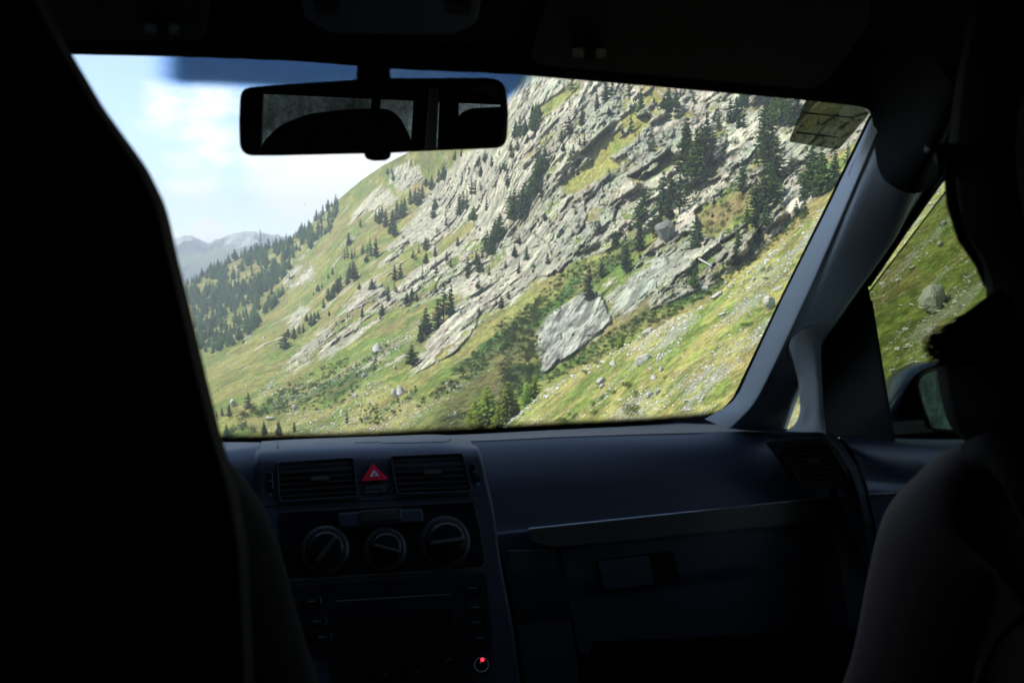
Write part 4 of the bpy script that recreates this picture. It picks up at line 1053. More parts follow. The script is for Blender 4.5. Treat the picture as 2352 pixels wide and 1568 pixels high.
# scree: thousands of small angular stones
def scree(name, n, samp, surf, size, label, seed):
    r = np.random.RandomState(seed); items = []; k = 0; tries = 0
    while k < n and tries < n * 40:
        tries += 1; u, v, ok = samp(r)
        if not ok: continue
        p, d = land_at(u, v, surf); s = size(r) * d / FPX * .5
        q = RG[r.randint(8)]; a = r.uniform(0, 6.28); t1 = r.uniform(-.5, .5)
        c, sn = math.cos(a), math.sin(a); f1_, f2_ = r.uniform(.7, 1.5), r.uniform(.35, .8)
        M = np.array([[c, -sn, 0], [sn, c, 0], [0, 0, 1]]) @ np.diag([s * f1_, s, s * f2_]); M = np.array([[math.cos(t1), 0, -math.sin(t1)], [0, 1, 0], [math.sin(t1), 0, math.cos(t1)]]) @ M
        items.append((q[0], q[1], M, p + np.array([0, 0, s * .12]))); k += 1
    return merged(name, items, M_stone, label)
def s_spur(r):
    u = r.uniform(1150, 2330); v = r.uniform(max(ridge(u), 380), 1060)
    w = float(streak(np.array([u]), np.array([v]), None)[0])
    return u, v, r.rand() < (max(0, w - .50) * 6) ** 1.5 + .03
scree('scree', 14000, s_spur, 'spur', lambda r: 3.2 + min(9, abs(r.standard_cauchy())) * .9, 'loose pale stones scattered over the near pasture', 1)
LOWZ = [([(640,900),(700,880),(800,840),(880,800),(930,770),(960,770),(900,820),(780,870),(690,915),(620,935)], 520), ([(600,1000),(660,950),(780,930),(860,850),(900,880),(840,960),(760,1000)], 620), ([(690,1000),(800,960),(860,950),(950,900),(960,920),(880,980),(800,1010)], 380),
        ([(800,1005),(860,985),(1000,930),(960,970),(880,1010)], 240), ([(640,860),(660,850),(690,830),(640,900),(600,925),(580,915)], 160), ([(820,1010),(1010,900),(1100,850),(1100,870),(960,960),(880,1015)], 160), ([(1160,985),(1240,905),(1255,905),(1180,990)], 100), ([(850,800),(960,740),(1010,720),(980,760),(870,815)], 200), ([(500,900),(560,870),(800,700),(760,760),(600,900)], 60), ([(660,615),(725,600),(725,650),(650,665)], 160), ([(900,385),(960,375),(970,420),(900,425)], 160)]
lows = []
for poly, n in LOWZ: lows += [poly] * n
def s_low(r):
    poly = lows[r.randint(len(lows))]; xs = [p[0] for p in poly]; ys = [p[1] for p in poly]
    for _ in range(20):
        u = r.uniform(min(xs), max(xs)); v = r.uniform(min(ys), max(ys))
        if sdq(u, v, poly) > -3: return u, v, v < ridge(u) and v > skyline(u)
    return u, v, False
scree('valley_scree', 4200, s_low, 'hill', lambda r: 2.6 + min(9, abs(r.standard_cauchy())) * .75, 'streaks of loose pale stones on the lower slopes', 2)
def s_any(r):
    u = r.uniform(480, 1900); v = r.uniform(480, 1010); return u, v, v < ridge(u) and v > skyline(u) + 30
scree('loose_stones', 1300, s_any, 'hill', lambda r: 1.6 + min(7, abs(r.standard_cauchy())) * .6, 'single stones sprinkled over the mountainside grass', 3)
def s_side(r):
    u = r.uniform(2000, 2340); v = r.uniform(560, 1010)
    w = .25 + .75 * math.exp(-((u - (2290 - (v - 560) * .62)) / 60.) ** 2)
    return u, v, r.rand() < w * (.25 + .75 * (v - 560) / 450)
scree('side_rubble', 620, s_side, 'spur', lambda r: 5.0 + min(20, abs(r.standard_cauchy()) * 3.0), 'coarse pale rubble seen through the side window', 4)
def s_ridge(r):
    u = r.uniform(1150, 1900); v = ridge(u) + abs(r.normal(0, 9)) + 4
    return u, v, True
scree('ridge_rubble', 420, s_ridge, 'spur', lambda r: 3.6 + min(14, abs(r.standard_cauchy()) * 1.8), 'line of pale stones along the crest of the near pasture', 5)
# ---------------------------------------------------------------- the car
def plastic(name, col, rough=.5, spec=.4, bump=.15, scale=900, metal=0.0):
    m, t, b, o = mat_new(name); b.inputs['Base Color'].default_value = (*col, 1); b.inputs['Roughness'].default_value = rough
    b.inputs['Specular IOR Level'].default_value = spec; b.inputs['Metallic'].default_value = metal
    tcn = N(t, 'ShaderNodeTexCoord'); n = noise(t, tcn.outputs['Object'], scale, 2, .5)
    f = math_n(t, 'ADD', math_n(t, 'MULTIPLY', n.outputs['Fac'], .3), .85)
    c = vmath(t, 'SCALE', tuple(col)); L(t, f, c.inputs['Scale']); L(t, c.outputs[0], b.inputs['Base Color'])
    if bump:
        bp = N(t, 'ShaderNodeBump'); bp.inputs['Strength'].default_value = bump; bp.inputs['Distance'].default_value = .0006
        L(t, n.outputs['Fac'], bp.inputs['Height']); L(t, bp.outputs[0], b.inputs['Normal'])
    return m
M_dash = plastic('dash_plastic', (.027, .034, .052), .5, .6)
M_dashlo = plastic('lower_dash_plastic', (.075, .085, .10), .6, .3)
M_black = plastic('black_plastic', (.006, .006, .007), .5, .3)
M_gloss = plastic('gloss_black', (.008, .008, .009), .25, .5, 0)
M_slat = plastic('slat_plastic', (.04, .038, .034), .35, .6, 0)
M_grey = plastic('pillar_trim', (.80, .82, .84), .55, .5, .3, 1400)
M_head = plastic('roof_lining_cloth', (.03, .03, .03), .95, .1, .4, 1500)
M_visor = plastic('visor_vinyl', (.05, .05, .05), .8, .2)
M_seat = plastic('seat_cloth', (.012, .012, .013), .95, .1, .5, 1500)
M_trim = plastic('satin_trim', (.11, .105, .09), .55, .3, 0, 50, .0)
M_edge = plastic('bright_edge', (.65, .66, .66), .25, .6, 0, 50, .8)
M_red = plastic('red_switch', (.95, .02, .06), .4, .5, 0)
M_white = plastic('white_print', (.8, .8, .85), .6, .2, 0)
M_print = plastic('grey_print', (.22, .24, .26), .6, .2, 0)
M_blue = plastic('blue_car_paint', (.006, .014, .10), .22, .7, 0)
M_chrome = plastic('chrome_ring', (.8, .8, .8), .5, .6, 0, 50, 0.0)  # matt pale colour painted in place of the chrome's shine
def mirror_mat(name, tint=(.9, .93, .93)):
    m, t, b, o = mat_new(name); b.inputs['Base Color'].default_value = (*tint, 1); b.inputs['Metallic'].default_value = 1; b.inputs['Roughness'].default_value = 0.0
    return m
M_mirror = mirror_mat('mirror_silver', (.95, .96, .95)); M_mirror2 = mirror_mat('door_mirror_silver', (.6, .8, .8))
def glass_mat(name, tint, refl=.02):
    m, t, b, o = mat_new(name); t.nodes.remove(b)
    tr = N(t, 'ShaderNodeBsdfTransparent'); tr.inputs[0].default_value = (*tint, 1)
    g = N(t, 'ShaderNodeBsdfGlossy'); g.inputs['Roughness'].default_value = .0; g.inputs[0].default_value = (1, 1, 1, 1)
    mx = N(t, 'ShaderNodeMixShader'); mx.inputs[0].default_value = refl
    L(t, tr.outputs[0], mx.inputs[1]); L(t, g.outputs[0], mx.inputs[2]); L(t, mx.outputs[0], o.inputs['Surface']); return m
M_glass = glass_mat('windscreen_glass', (.97, .985, .975), .012)
M_tint = glass_mat('green_side_glass', (.60, .64, .54), .02)

car = empty('car', (0.13, 0.4, 0.0), 'dark interior of a parked car with grey front pillar, dashboard and rear-view mirror', 'car')
def Zr(z): return CAM[2] + z

# --- windscreen: a raked sheet from the header to the base of the dash
WT_Y, WT_Z, WB_Y, WB_Z = .80, Zr(.175), 1.66, Zr(-.36)
WSP0 = np.array([0, WT_Y, WT_Z]); _t = np.array([0, WB_Y - WT_Y, WB_Z - WT_Z]); _t /= np.linalg.norm(_t)
WSN = np.cross([1, 0, 0], _t); WSN = WSN if WSN[1] < 0 else -WSN        # towards the cabin
WS = (WSP0, WSN)
ws = mk('windscreen', [(-.62, WT_Y, WT_Z), (.88, WT_Y, WT_Z), (1.02, WB_Y, WB_Z), (-.74, WB_Y, WB_Z)], [[0, 1, 2, 3]], M_glass, car)
def dots_mat(name, pitch, cover):
    """printed ceramic dots; cover: attribute 'cover' 0..1 drives the dot size"""
    m, t, b, o = mat_new(name); b.inputs['Base Color'].default_value = (.006, .006, .009, 1); b.inputs['Roughness'].default_value = .4
    uvn = N(t, 'ShaderNodeUVMap'); mp = N(t, 'ShaderNodeMapping'); mp.inputs['Scale'].default_value = (1 / pitch, 1 / pitch, 1); mp.inputs['Rotation'].default_value = (0, 0, rad(45))
    L(t, uvn.outputs[0], mp.inputs['Vector'])
    fr = vmath(t, 'FRACTION', mp.outputs[0]); ds = vmath(t, 'DISTANCE', fr.outputs[0], (.5, .5, 0)).outputs['Value']
    sepm = N(t, 'ShaderNodeSeparateXYZ'); L(t, fr.outputs[0], sepm.inputs[0])
    dx = math_n(t, 'SUBTRACT', sepm.outputs[0], .5); dy = math_n(t, 'SUBTRACT', sepm.outputs[1], .5)
    ds = math_n(t, 'SQRT', math_n(t, 'ADD', math_n(t, 'MULTIPLY', dx, dx), math_n(t, 'MULTIPLY', dy, dy)))
    at = N(t, 'ShaderNodeAttribute', attribute_name='cover')
    inside = math_n(t, 'LESS_THAN', ds, at.outputs['Fac'])
    tr = N(t, 'ShaderNodeBsdfTransparent'); L(t, mixc(t, math_n(t, 'MULTIPLY', at.outputs['Fac'], 1.9, clamp=True), (1, 1, 1), (.36, .62, 1.0)), tr.inputs[0])
    mx = N(t, 'ShaderNodeMixShader'); L(t, inside, mx.inputs[0]); L(t, tr.outputs[0], mx.inputs[1]); L(t, b.outputs[0], mx.inputs[2]); L(t, mx.outputs[0], o.inputs['Surface'])
    return m
M_dots = dots_mat('ceramic_dots', .0022, None)
def sheet_on(PL, us, vs_fn, cov_fn, off, name, mat, parent, nrow=24):
    """grid sheet lying on plane PL, uv in metres, cover attribute"""
    rows = []; cov = []
    for i in range(nrow):
        t_ = i / (nrow - 1)
        for u in us:
            v0, v1 = vs_fn(u); v = v0 + (v1 - v0) * t_
            rows.append(onp(u, v, PL[0], PL[1], off)); cov.append(cov_fn(u, v, t_))
    n = len(us); F = [[i * n + j, i * n + j + 1, (i + 1) * n + j + 1, (i + 1) * n + j] for i in range(nrow - 1) for j in range(n - 1)]
    o = mk(name, rows, F, mat, parent)
    R = np.array(rows); ex = np.array([1, 0, 0.]); ey = np.cross(PL[1], ex)
    uvl = o.data.uv_layers.new(name='UVMap')
    for l in o.data.loops:
        p = R[l.vertex_index]; uvl.data[l.index].uv = (float(p @ ex), float(p @ ey))
    a = o.data.attributes.new('cover', 'FLOAT', 'POINT'); a.data.foreach_set('value', np.array(cov, np.float32))
    return o
def cov_top(u, v, t_):
    # dense field behind the mirror foot, fading out to the left and below
    a = np.clip((u - 322) / 105, 0, 1); a2 = np.clip((1248 - u) / 50, 0, 1)
    bot = np.interp(u, [330, 420, 560, 1160, 1250], [185, 200, 205, 240, 165])
    b_ = np.clip((bot - v) / 34 + .35, 0, 1)
    k = min(smooth01(a) * smooth01(b_) * a2 ** .6, 1)
    return float(.535 * k if k > .02 else 0)
sheet_on(WS, np.linspace(315, 1270, 90), lambda u: (100, 262 if u > 1100 else 232), cov_top, .003, 'dotted_band', M_dots, ws, 40)
def cov_bot(u, v, t_): return float(min(.74, .2 + t_ * 1.1))
M_dots2 = dots_mat('ceramic_dots_black', .0026, None)
for l_ in list(M_dots2.node_tree.links):
    if l_.to_node.type == 'BSDF_TRANSPARENT': M_dots2.node_tree.links.remove(l_)
vb = lambda u: np.interp(u, [400, 520, 800, 1040, 1300, 1500, 1640, 1700], [1004, 1000, 994, 982, 968, 958, 946, 920])
sheet_on(WS, np.linspace(440, 1665, 60), lambda u: (vb(u) - 8, vb(u) + 30), cov_bot, .003, 'dotted_band', M_dots2, ws, 16)
# solid print at the right edge of the glass
edge_l = [(1998, 262), (1893, 480), (1794, 680), (1684, 912), (1655, 944), (1615, 957), (1560, 964)]
panel('edge_print', edge_l + [(1600, 985), (1672, 975), (1718, 925), (1820, 700), (1922, 490), (2020, 280)], WS, .002, .0035, M_black, ws, 0)
# toll-sticker pocket on the glass
def pocket_mat():
    m, t, b, o = mat_new('cloudy_film'); t.nodes.remove(b)
    tcn = N(t, 'ShaderNodeTexCoord'); n = noise(t, tcn.outputs['Object'], 30, 4, .6)
    tr = N(t, 'ShaderNodeBsdfRefraction'); tr.inputs['IOR'].default_value = 1.02; tr.inputs['Roughness'].default_value = .62; tr.inputs[0].default_value = (.22, .24, .20, 1)
    t2 = N(t, 'ShaderNodeBsdfTransparent'); t2.inputs[0].default_value = (.36, .38, .34, 1)
    df = N(t, 'ShaderNodeBsdfDiffuse'); df.inputs[0].default_value = (.03, .035, .03, 1)
    mx = N(t, 'ShaderNodeMixShader'); mx.inputs[0].default_value = .85; L(t, tr.outputs[0], mx.inputs[1]); L(t, t2.outputs[0], mx.inputs[2])
    m2 = N(t, 'ShaderNodeMixShader'); L(t, maprange(t, n.outputs['Fac'],   .3, .7, .02, .1), m2.inputs[0]); L(t, mx.outputs[0], m2.inputs[1]); L(t, df.outputs[0], m2.inputs[2])
    L(t, m2.outputs[0], o.inputs['Surface']); return m
stk = panel('sticker_pocket', rounded([(1853, 224), (1975, 236), (1998, 262), (1925, 345), (1811, 326)], 8), WS, .004, .0045, pocket_mat(), ws, 0)
for y0, uA, uB in ((257, 1845, 1960), (302, 1828, 1925)):
    panel('printed_line', [(uA, y0), (uB, y0 + 12), (uB, y0 + 15), (uA, y0 + 4)], WS, .0052, .0054, plastic('faint_print', (.03, .035, .03), .6, .1, 0), stk, 0)

# insect marks and dust specks on the glass
M_speck = plastic('dried_speck', (.5, .5, .48), .9, .1, 0)
for u, v, a, b in ((1488, 486, 2.2, 5), (1659, 641, 5, 2.0), (1240, 330, 1.2, 1.2), (700, 470, 1.0, 1.4), (1380, 820, 1.3, .9), (905, 620, 1.1, 1.1), (1600, 300, 1.0, 1.5), (1120, 560, .9, .9)):
    an = .9; P_ = [(u + a * math.cos(t) * math.cos(an) - b * math.sin(t) * math.sin(an), v + a * math.cos(t) * math.sin(an) + b * math.sin(t) * math.cos(an)) for t in np.linspace(0, 6.28, 11)[:-1]]
    panel('insect_mark', P_, WS, .002, .0026, M_speck, ws, 0)
# --- header and roof lining
edge_v = lambda u: np.interp(u, [-300, 160, 500, 700, 830, 930, 1150, 1240, 1500, 1750, 1960, 1990, 2010], [100, 114, 123, 132, 143, 150, 160, 167, 190, 213, 233, 240, 258])
hu = [-700, -300, 160, 330, 500, 700, 830, 930, 1150, 1240, 1500, 1750, 1900, 1975, 2000, 2045, 2110, 2200]
hv = [80, 98, 114, 118, 123, 132, 143, 150, 160, 167, 190, 213, 228, 238, 252, 300, 345, 380]
E0 = [onp(u, v, WSP0, WSN, .012) for u, v in zip(hu, hv)]
rows = []
for k, (dy, dz) in enumerate(((.02, .035), (0, 0), (-.012, -.004), (-.05, .012), (-.12, .03), (-.3, .05), (-.8, .06), (-1.6, .05), (-2.6, -.02))):
    rows.append([e + np.array([0, dy, dz + (.0 if k < 5 else max(0, Zr(.2) - e[2]) * min(1, (k - 4) / 2) )]) for e in E0])
hl = loft('roof_lining', rows, M_head, car, (3, 3))
mk('roof_panel', [(-1.3, .62, Zr(.30)), (1.3, .62, Zr(.30)), (1.3, -3.1, Zr(.26)), (-1.3, -3.1, Zr(.26)), (-1.3, .62, Zr(.33)), (1.3, .62, Zr(.33)), (1.3, -3.1, Zr(.29)), (-1.3, -3.1, Zr(.29))],
   [[0, 1, 2, 3], [7, 6, 5, 4], [0, 4, 5, 1], [1, 5, 6, 2], [2, 6, 7, 3], [3, 7, 4, 0]], M_blue, car)
# header strip over the glass so no light leaks above it
mk('header_frame', [tuple(e + np.array([0, .004, .0])) for e in E0] + [tuple(e + np.array([0, -.02, .16])) for e in E0],
   [[i, i + 1, len(E0) + i + 1, len(E0) + i] for i in range(len(E0) - 1)], M_black, car)
CEIL = (np.array([0, .6, Zr(.185)]), np.array([0, -.12, -1.0]) / math.hypot(.12, 1))
panel('overhead_console', rounded([(548, -60), (555, 60), (640, 92), (1060, 100), (1180, 88), (1240, -60)], 26), CEIL, -.01, .016, M_head, car, .004)
oc = panel('reading_lamp', rounded([(690, -40), (700, 42), (760, 76), (1040, 80), (1095, 52), (1110, -40)], 18), CEIL, .017, .024, M_black, car, .003)
for a in (720, 1020): panel('lamp_lens', rounded([(a, 5), (a + 4, 32), (a + 60, 34), (a + 60, 5)], 6), CEIL, .0245, .027, M_visor, oc, .001)
panel('sun_visor', rounded([(-60, -100), (-40, 66), (120, 92), (470, 92), (500, -100)], 24), CEIL, .002, .02, M_visor, car, .006)
panel('sun_visor', rounded([(1290, -100), (1215, 128), (1240, 150), (1860, 205), (1900, 190), (1990, 60), (2010, -100)], 24), CEIL, .002, .02, M_visor, car, .006)
for a, b in ((372, 66), (1352, 122)):
    vc = panel('visor_clip', rounded([(a - 40, b - 12), (a - 36, b + 10), (a + 36, b + 12), (a + 40, b - 10)], 5), CEIL, .02, .027, M_black, car, .002)
    panel('hook', rounded([(a - 12, b + 4), (a - 8, b + 22), (a + 14, b + 22), (a + 18, b + 4)], 6), CEIL, .022, .034, M_head, vc, .002)
panel('mirror_foot_cover', rounded([(762, 102), (770, 140), (945, 150), (965, 112)], 8), (WSP0, WSN), .02, .035, M_head, car, .003)

# --- rear-view mirror
MD = .77
MC = atd(862, 268, MD)
MYAW, MTILT = rad(5.0), rad(5.6)      # turned towards the driver, tipped down
mn = np.array([-math.sin(MYAW) * math.cos(MTILT), -math.cos(MYAW) * math.cos(MTILT), -math.sin(MTILT)])
MPL = (MC, mn)
mir = empty('rearview_mirror', MC, None, None); del_keys = [mir.pop(k) for k in list(mir.keys())]; mir.parent = car; mir.location = Vector(MC.tolist()) - wloc(car)
mshape = [(552, 214), (566, 201), (620, 196), (870, 180), (1120, 179), (1150, 184), (1163, 202), (1168, 262), (1164, 326), (1150, 340), (1040, 344), (900, 351), (640, 357), (566, 357), (551, 340), (549, 280)]
msh = rounded(mshape, 14, 3)
hb = [onp(u, v, MC, mn, 0) for u, v in msh]
cen = sum(hb) / len(hb)
M_house = MB()
shr = lambda P, k, off: [cen + (p - cen) * k - mn * off for p in P]
ringsM = [shr(hb, .985, -.002), hb, shr(hb, 1.0, .010), shr(hb, .93, .024), shr(hb, .7, .036), shr(hb, .3, .041)]
n_ = len(hb); Vv = [p for r in ringsM for p in r]; Ff = []
for i in range(len(ringsM) - 1):
    for j in range(n_): Ff.append([i * n_ + j, i * n_ + (j + 1) % n_, (i + 1) * n_ + (j + 1) % n_, (i + 1) * n_ + j])
Ff.append([(len(ringsM) - 1) * n_ + j for j in range(n_)])
# frame: narrow lip round the glass
inner = shr(hb, .94, -.002); b0 = len(Vv); Vv += inner
for j in range(n_): Ff.append([j, (j + 1) % n_, b0 + (j + 1) % n_, b0 + j])
hs = mk('housing', Vv, Ff, M_black, mir, True); fix_normals(hs)
inner2 = [p + mn * .0012 for p in shr(hb, .955, -.0)]
gl = mk('mirror_glass', inner2, [list(range(n_))], M_mirror, mir)
me_ = gl.data
bm = bmesh.new(); bm.from_mesh(me_)
for f in bm.faces:
    if (f.normal @ Vector(mn.tolist())) < 0 if False else f.normal.dot(Vector(mn.tolist())) < 0: f.normal_flip()
bm.to_mesh(me_); bm.free()
panel('dip_lever', rounded([(833, 345), (840, 364), (856, 370), (886, 369), (897, 362), (899, 345)], 5), MPL, -.02, -.004, M_black, mir, .002)
top_a = onp(858, 190, MC, mn, -.03); top_b = onp(857, 120, WSP0, WSN, .012)
st_ = MB()
for (wA, wB) in ((40, 36),):
    A = [onp(858 - wA, 200, MC, mn, -.034), onp(858 + wA, 198, MC, mn, -.034), onp(858 + wA, 198, MC, mn, -.012), onp(858 - wA, 200, MC, mn, -.012)]
    B = [onp(857 - wB, 118, WSP0, WSN, .006), onp(857 + wB, 118, WSP0, WSN, .006), onp(857 + wB, 118, WSP0, WSN, .03), onp(857 - wB, 118, WSP0, WSN, .03)]
    st_.prism(A, B)
bev(st_.build('stem', M_black, mir), .004)

# --- dashboard, passenger side (grid of control points)
def row(us, vs, Y, X=.885, dz=0.0): return [atY(u, v, Y, X) for u, v in zip(us, vs)]
K = 9
def span(a, b): return np.linspace(a, b, K)
rowsD = []
def drow(uL, uR, vfun, Y, X=.885): us = span(uL, uR); rowsD.append(row(us, [vfun(u) for u in us], Y, X))
drow(960, 1905, lambda u: np.interp(u, [960, 1010, 1250, 1500, 1640, 1905], [1006, 1001, 988, 973, 968, 996]), 1.66)
drow(1000, 1908, lambda u: np.interp(u, [1040, 1250, 1640, 1905], [1000, 989, 972, 992]), 1.5)
drow(1050, 1912, lambda u: np.interp(u, [1078, 1250, 1500, 1700, 1912], [1012, 1003, 994, 989, 990]), 1.22)
drow(1060, 1922, lambda u: np.interp(u, [1090, 1250, 1500, 1700, 1922], [1016, 1007, 999, 994, 1000]), 1.185)
drow(1072, 1940, lambda u: np.interp(u, [1100, 1500, 1940], [1045, 1025, 1028]), 1.15)
drow(1092, 1962, lambda u: np.interp(u, [1100, 1500, 1960], [1100, 1080, 1075]), 1.125)
drow(1130, 1978, lambda u: np.interp(u, [1100, 1500, 1980], [1160, 1130, 1105]), 1.11)
drow(1138, 1985, lambda u: 1212 - .1046 * (u - 1215), 1.095)
drow(1142, 1987, lambda u: 1221 - .1046 * (u - 1215), 1.09)
drow(1155, 1995, lambda u: np.interp(u, [1150, 1990], [1285, 1190]), 1.085)
drow(1185, 2015, lambda u: np.interp(u, [1150, 2010], [1420, 1320]), 1.08)
drow(1215, 2060, lambda u: np.interp(u, [1150, 2060], [1640, 1540]), 1.10)
dash = loft('dashboard', rowsD, M_dash, car, (4, 4))
dash['label'] = 'dark dashboard with blue sheen from the sky'
# centre stack
SA = atY(860, 1045, 1.065); SB = atY(880, 1500, .985)
sn = np.cross([1, 0, 0], SA - SB); sn /= np.linalg.norm(sn); sn = sn if sn[1] < 0 else -sn
ST = (SA, sn)
us_s = lambda uL, uR, n=7: np.linspace(uL, uR, n)
rs = []
tv = lambda u: np.interp(u, [590, 640, 800, 1040, 1085], [1014, 1010, 1004, 996, 1004])
for (uL, uR, dv, Y) in ((600, 1072, 0, 1.30), (598, 1078, 6, 1.17), (598, 1086, 18, 1.10)):
    us = us_s(uL, uR); rs.append([atY(u, tv(u) + dv, Y) for u in us])
for (uL, uR, vl, vr) in ((598, 1098, 1052, 1040), (600, 1112, 1110, 1100), (602, 1130, 1200, 1180), (606, 1146, 1330, 1300), (620, 1172, 1480, 1440), (640, 1200, 1700, 1660)):
    us = us_s(uL, uR); rs.append([onp(u, np.interp(u, [uL, uR], [vl, vr]), ST[0], ST[1], 0) for u in us])
loft('centre_stack', rs, M_dash, car, (4, 4))
# side cheeks of the stack back to the dash
for nm, ix in (('a', 0), ('b', -1)):
    A = np.array([r[ix] for r in rs[2:]]); sg = -1 if ix == 0 else 1
    B = A + np.array([.012 * sg, .10, -.01]); C2_ = A + np.array([.03 * sg, .22, -.02])
    loft('stack_cheek', [A, A + np.array([.006 * sg, .012, -.004]), B + np.array([0, 0, -.03]), C2_ + np.array([0, 0, -.06])], M_dash, car, (3, 3))
# seam lines on the stack top and the lid
SEAM = M_black
def strip(name, pts, w, PL, off, mat, parent, h=.0006):
    m = MB(); P = [onp(u, v, PL[0], PL[1], off) for u, v in pts]; m.tube(P, w, 5); return m.build(name, mat, parent)
def topY(u, v): return atY(u, v, 1.12)
# driver-side dash
rl = []
for (vv, Y) in (((1010, 1014, 1014, 1015), 1.66), ((1020, 1017, 1017, 1016), 1.35), ((1040, 1034, 1022, 1018), 1.16), ((1060, 1050, 1040, 1034), 1.10), ((1120, 1110, 1100, 1095), 1.07), ((1300, 1300, 1300, 1300), 1.05), ((1650, 1650, 1650, 1650), 1.05)):
    us = [120, 430, 570, 597]; rl.append([atY(u, v, Y) for u, v in zip(us, vv)])
dl = loft('driver_dashboard', rl, M_dash, car, (4, 5))
hood = loft('instrument_hood', [[atY(u, v, Y) for u, v in zip((40, 160, 260, 340, 390), vs_)] for Y, vs_ in ((1.35, (1010, 1005, 1005, 1012, 1022)), (1.15, (985, 975, 978, 1000, 1030)), (1.0, (990, 980, 985, 1010, 1045)), (.98, (1040, 1040, 1050, 1060, 1080)))], M_dash, car, (3, 4))
# lid seams on top of the stack
def topstrip(pts, r, name='lid_seam'):
    m = MB(); P = []
    for u, v in pts:
        t_ = (v - tv(u)); Y = float(np.interp(t_, [0, 6, 18, 42], [1.30, 1.17, 1.10, 1.068])); P.append(atY(u, v, Y) + np.array([0, -.0006, .0006]))
    m.tube(P, r, 5); return m.build(name, M_black, car)
topstrip([(638, 1012), (637, 1020), (638, 1028)], .0010)
topstrip([(815, 1018.5), (845, 1018), (873, 1017)], .0012, 'lid_finger_notch')
topstrip([(875, 1018.5), (960, 1017), (1020, 1015), (1036, 1010), (1032, 1005)], .0005)

# air vents
M_slat2 = plastic('louvre_plastic', (.07, .065, .055), .5, .5, 0); M_bez2 = plastic('bezel_plastic', (.04, .046, .06), .5, .5)
def bil(q, s, t_):
    a, b, c, d = [np.array(x, float) for x in q]; return tuple((a * (1 - s) + b * s) * (1 - t_) + (d * (1 - s) + c * s) * t_)
def vent(q, PL, nsl, tab, wheel=None, marks=None, M_slat=M_slat2, M_dash=M_bez2):
    g = empty('air_vent', onp(*bil(q, .5, .5), PL[0], PL[1], 0), None, None)
    for k_ in list(g.keys()): del g[k_]
    loc = Vector(g.location); g.parent = car; g.location = loc - wloc(car)
    panel('vent_recess', rounded(list(q), 7), PL, .0004, .0012, M_black, g, 0)
    fr_ = MB(); ou = rounded([bil(q, -.018, -.035), bil(q, 1.018, -.035), bil(q, 1.018, 1.035), bil(q, -.018, 1.035)], 9); inn = rounded(list(q), 7)
    A = [onp(u, v, PL[0], PL[1], .0008) for u, v in ou]; B = [onp(u, v, PL[0], PL[1], .006) for u, v in ou]; Cc = [onp(u, v, PL[0], PL[1], .006) for u, v in inn]; Dd = [onp(u, v, PL[0], PL[1], .001) for u, v in inn]
    n = len(A); fr_.add(A + B + Cc + Dd, [[i + k * n, (i + 1) % n + k * n, (i + 1) % n + (k + 1) * n, i + (k + 1) * n] for k in range(3) for i in range(n)])
    bev(fr_.build('vent_frame', M_dash, g), .0006)
    for i in range(nsl):
        t_ = (i + .7) / (nsl + .4)
        panel('slat', [bil(q, .008, t_ - .008), bil(q, .992, t_ - .008), bil(q, .992, t_ + .012), bil(q, .008, t_ + .012)], PL, .0012, .0045, M_slat, g, 0)
    s0, t0 = tab
    panel('thumb_tab', rounded([bil(q, s0 - .12, t0 - .02), bil(q, s0 - .09, t0 - .07), bil(q, s0 + .09, t0 - .07), bil(q, s0 + .12, t0 - .02), bil(q, s0 + .12, t0 + .03), bil(q, s0 - .12, t0 + .03)], 2), PL, .0048, .009, M_slat, g, .0005)
    if wheel:
        panel('wheel_slot', rounded(wheel, 2), PL, .0006, .0014, M_black, g, 0)
        w = [bil(wheel, .12, .1), bil(wheel, .88, .1), bil(wheel, .88, .9), bil(wheel, .12, .9)]
        panel('thumb_wheel', w, PL, .0015, .005, M_gloss, g, .001)
        panel('wheel_mark', [bil(wheel, .2, .49), bil(wheel, .8, .49), bil(wheel, .8, .52), bil(wheel, .2, .52)], PL, .0052, .0055, M_print, g, 0)
        for (u, v, sz) in marks:
            mm = MB()
            if sz > 0:
                for k in range(3): panel('', [(u - 6 + k * 4, v + 4 - k), (u - 4 + k * 4, v + 4 - k), (u - 2 + k * 3.6, v - 5 + k * 2), (u - 4 + k * 3.6, v - 5 + k * 2)], PL, .0004, .001, M_print, g, 0, mm)
            else:
                ring = [(u + 3.6 * math.cos(a), v + 3.6 * math.sin(a)) for a in np.linspace(0, 6.28, 9)[:-1]]; panel('', ring, PL, .0004, .001, M_print, g, 0, mm)
                for a in range(6): panel('', [(u + 4 * math.cos(a * 1.047), v + 4 * math.sin(a * 1.047)), (u + 6 * math.cos(a * 1.047), v + 6 * math.sin(a * 1.047)), (u + 6 * math.cos(a * 1.047 + .25), v + 6 * math.sin(a * 1.047 + .25)), (u + 4 * math.cos(a * 1.047 + .25), v + 4 * math.sin(a * 1.047 + .25))], PL, .0004, .001, M_print, g, 0, mm)
            mm.build('airflow_symbol', M_print, g)
    return g
vent([(639, 1063), (810, 1052), (820, 1138), (644, 1149)], ST, 6, (.54, .5), [(612, 1079), (629, 1078), (630, 1128), (613, 1130)], [(620, 1070, 1), (621, 1136, -1)])
vent([(898, 1049), (1061, 1042), (1081, 1126), (915, 1133)], ST, 6, (.54, .48), [(1079, 1060), (1094, 1059), (1102, 1104), (1086, 1107)], [(1081, 1051, 1), (1098, 1111, -1)])
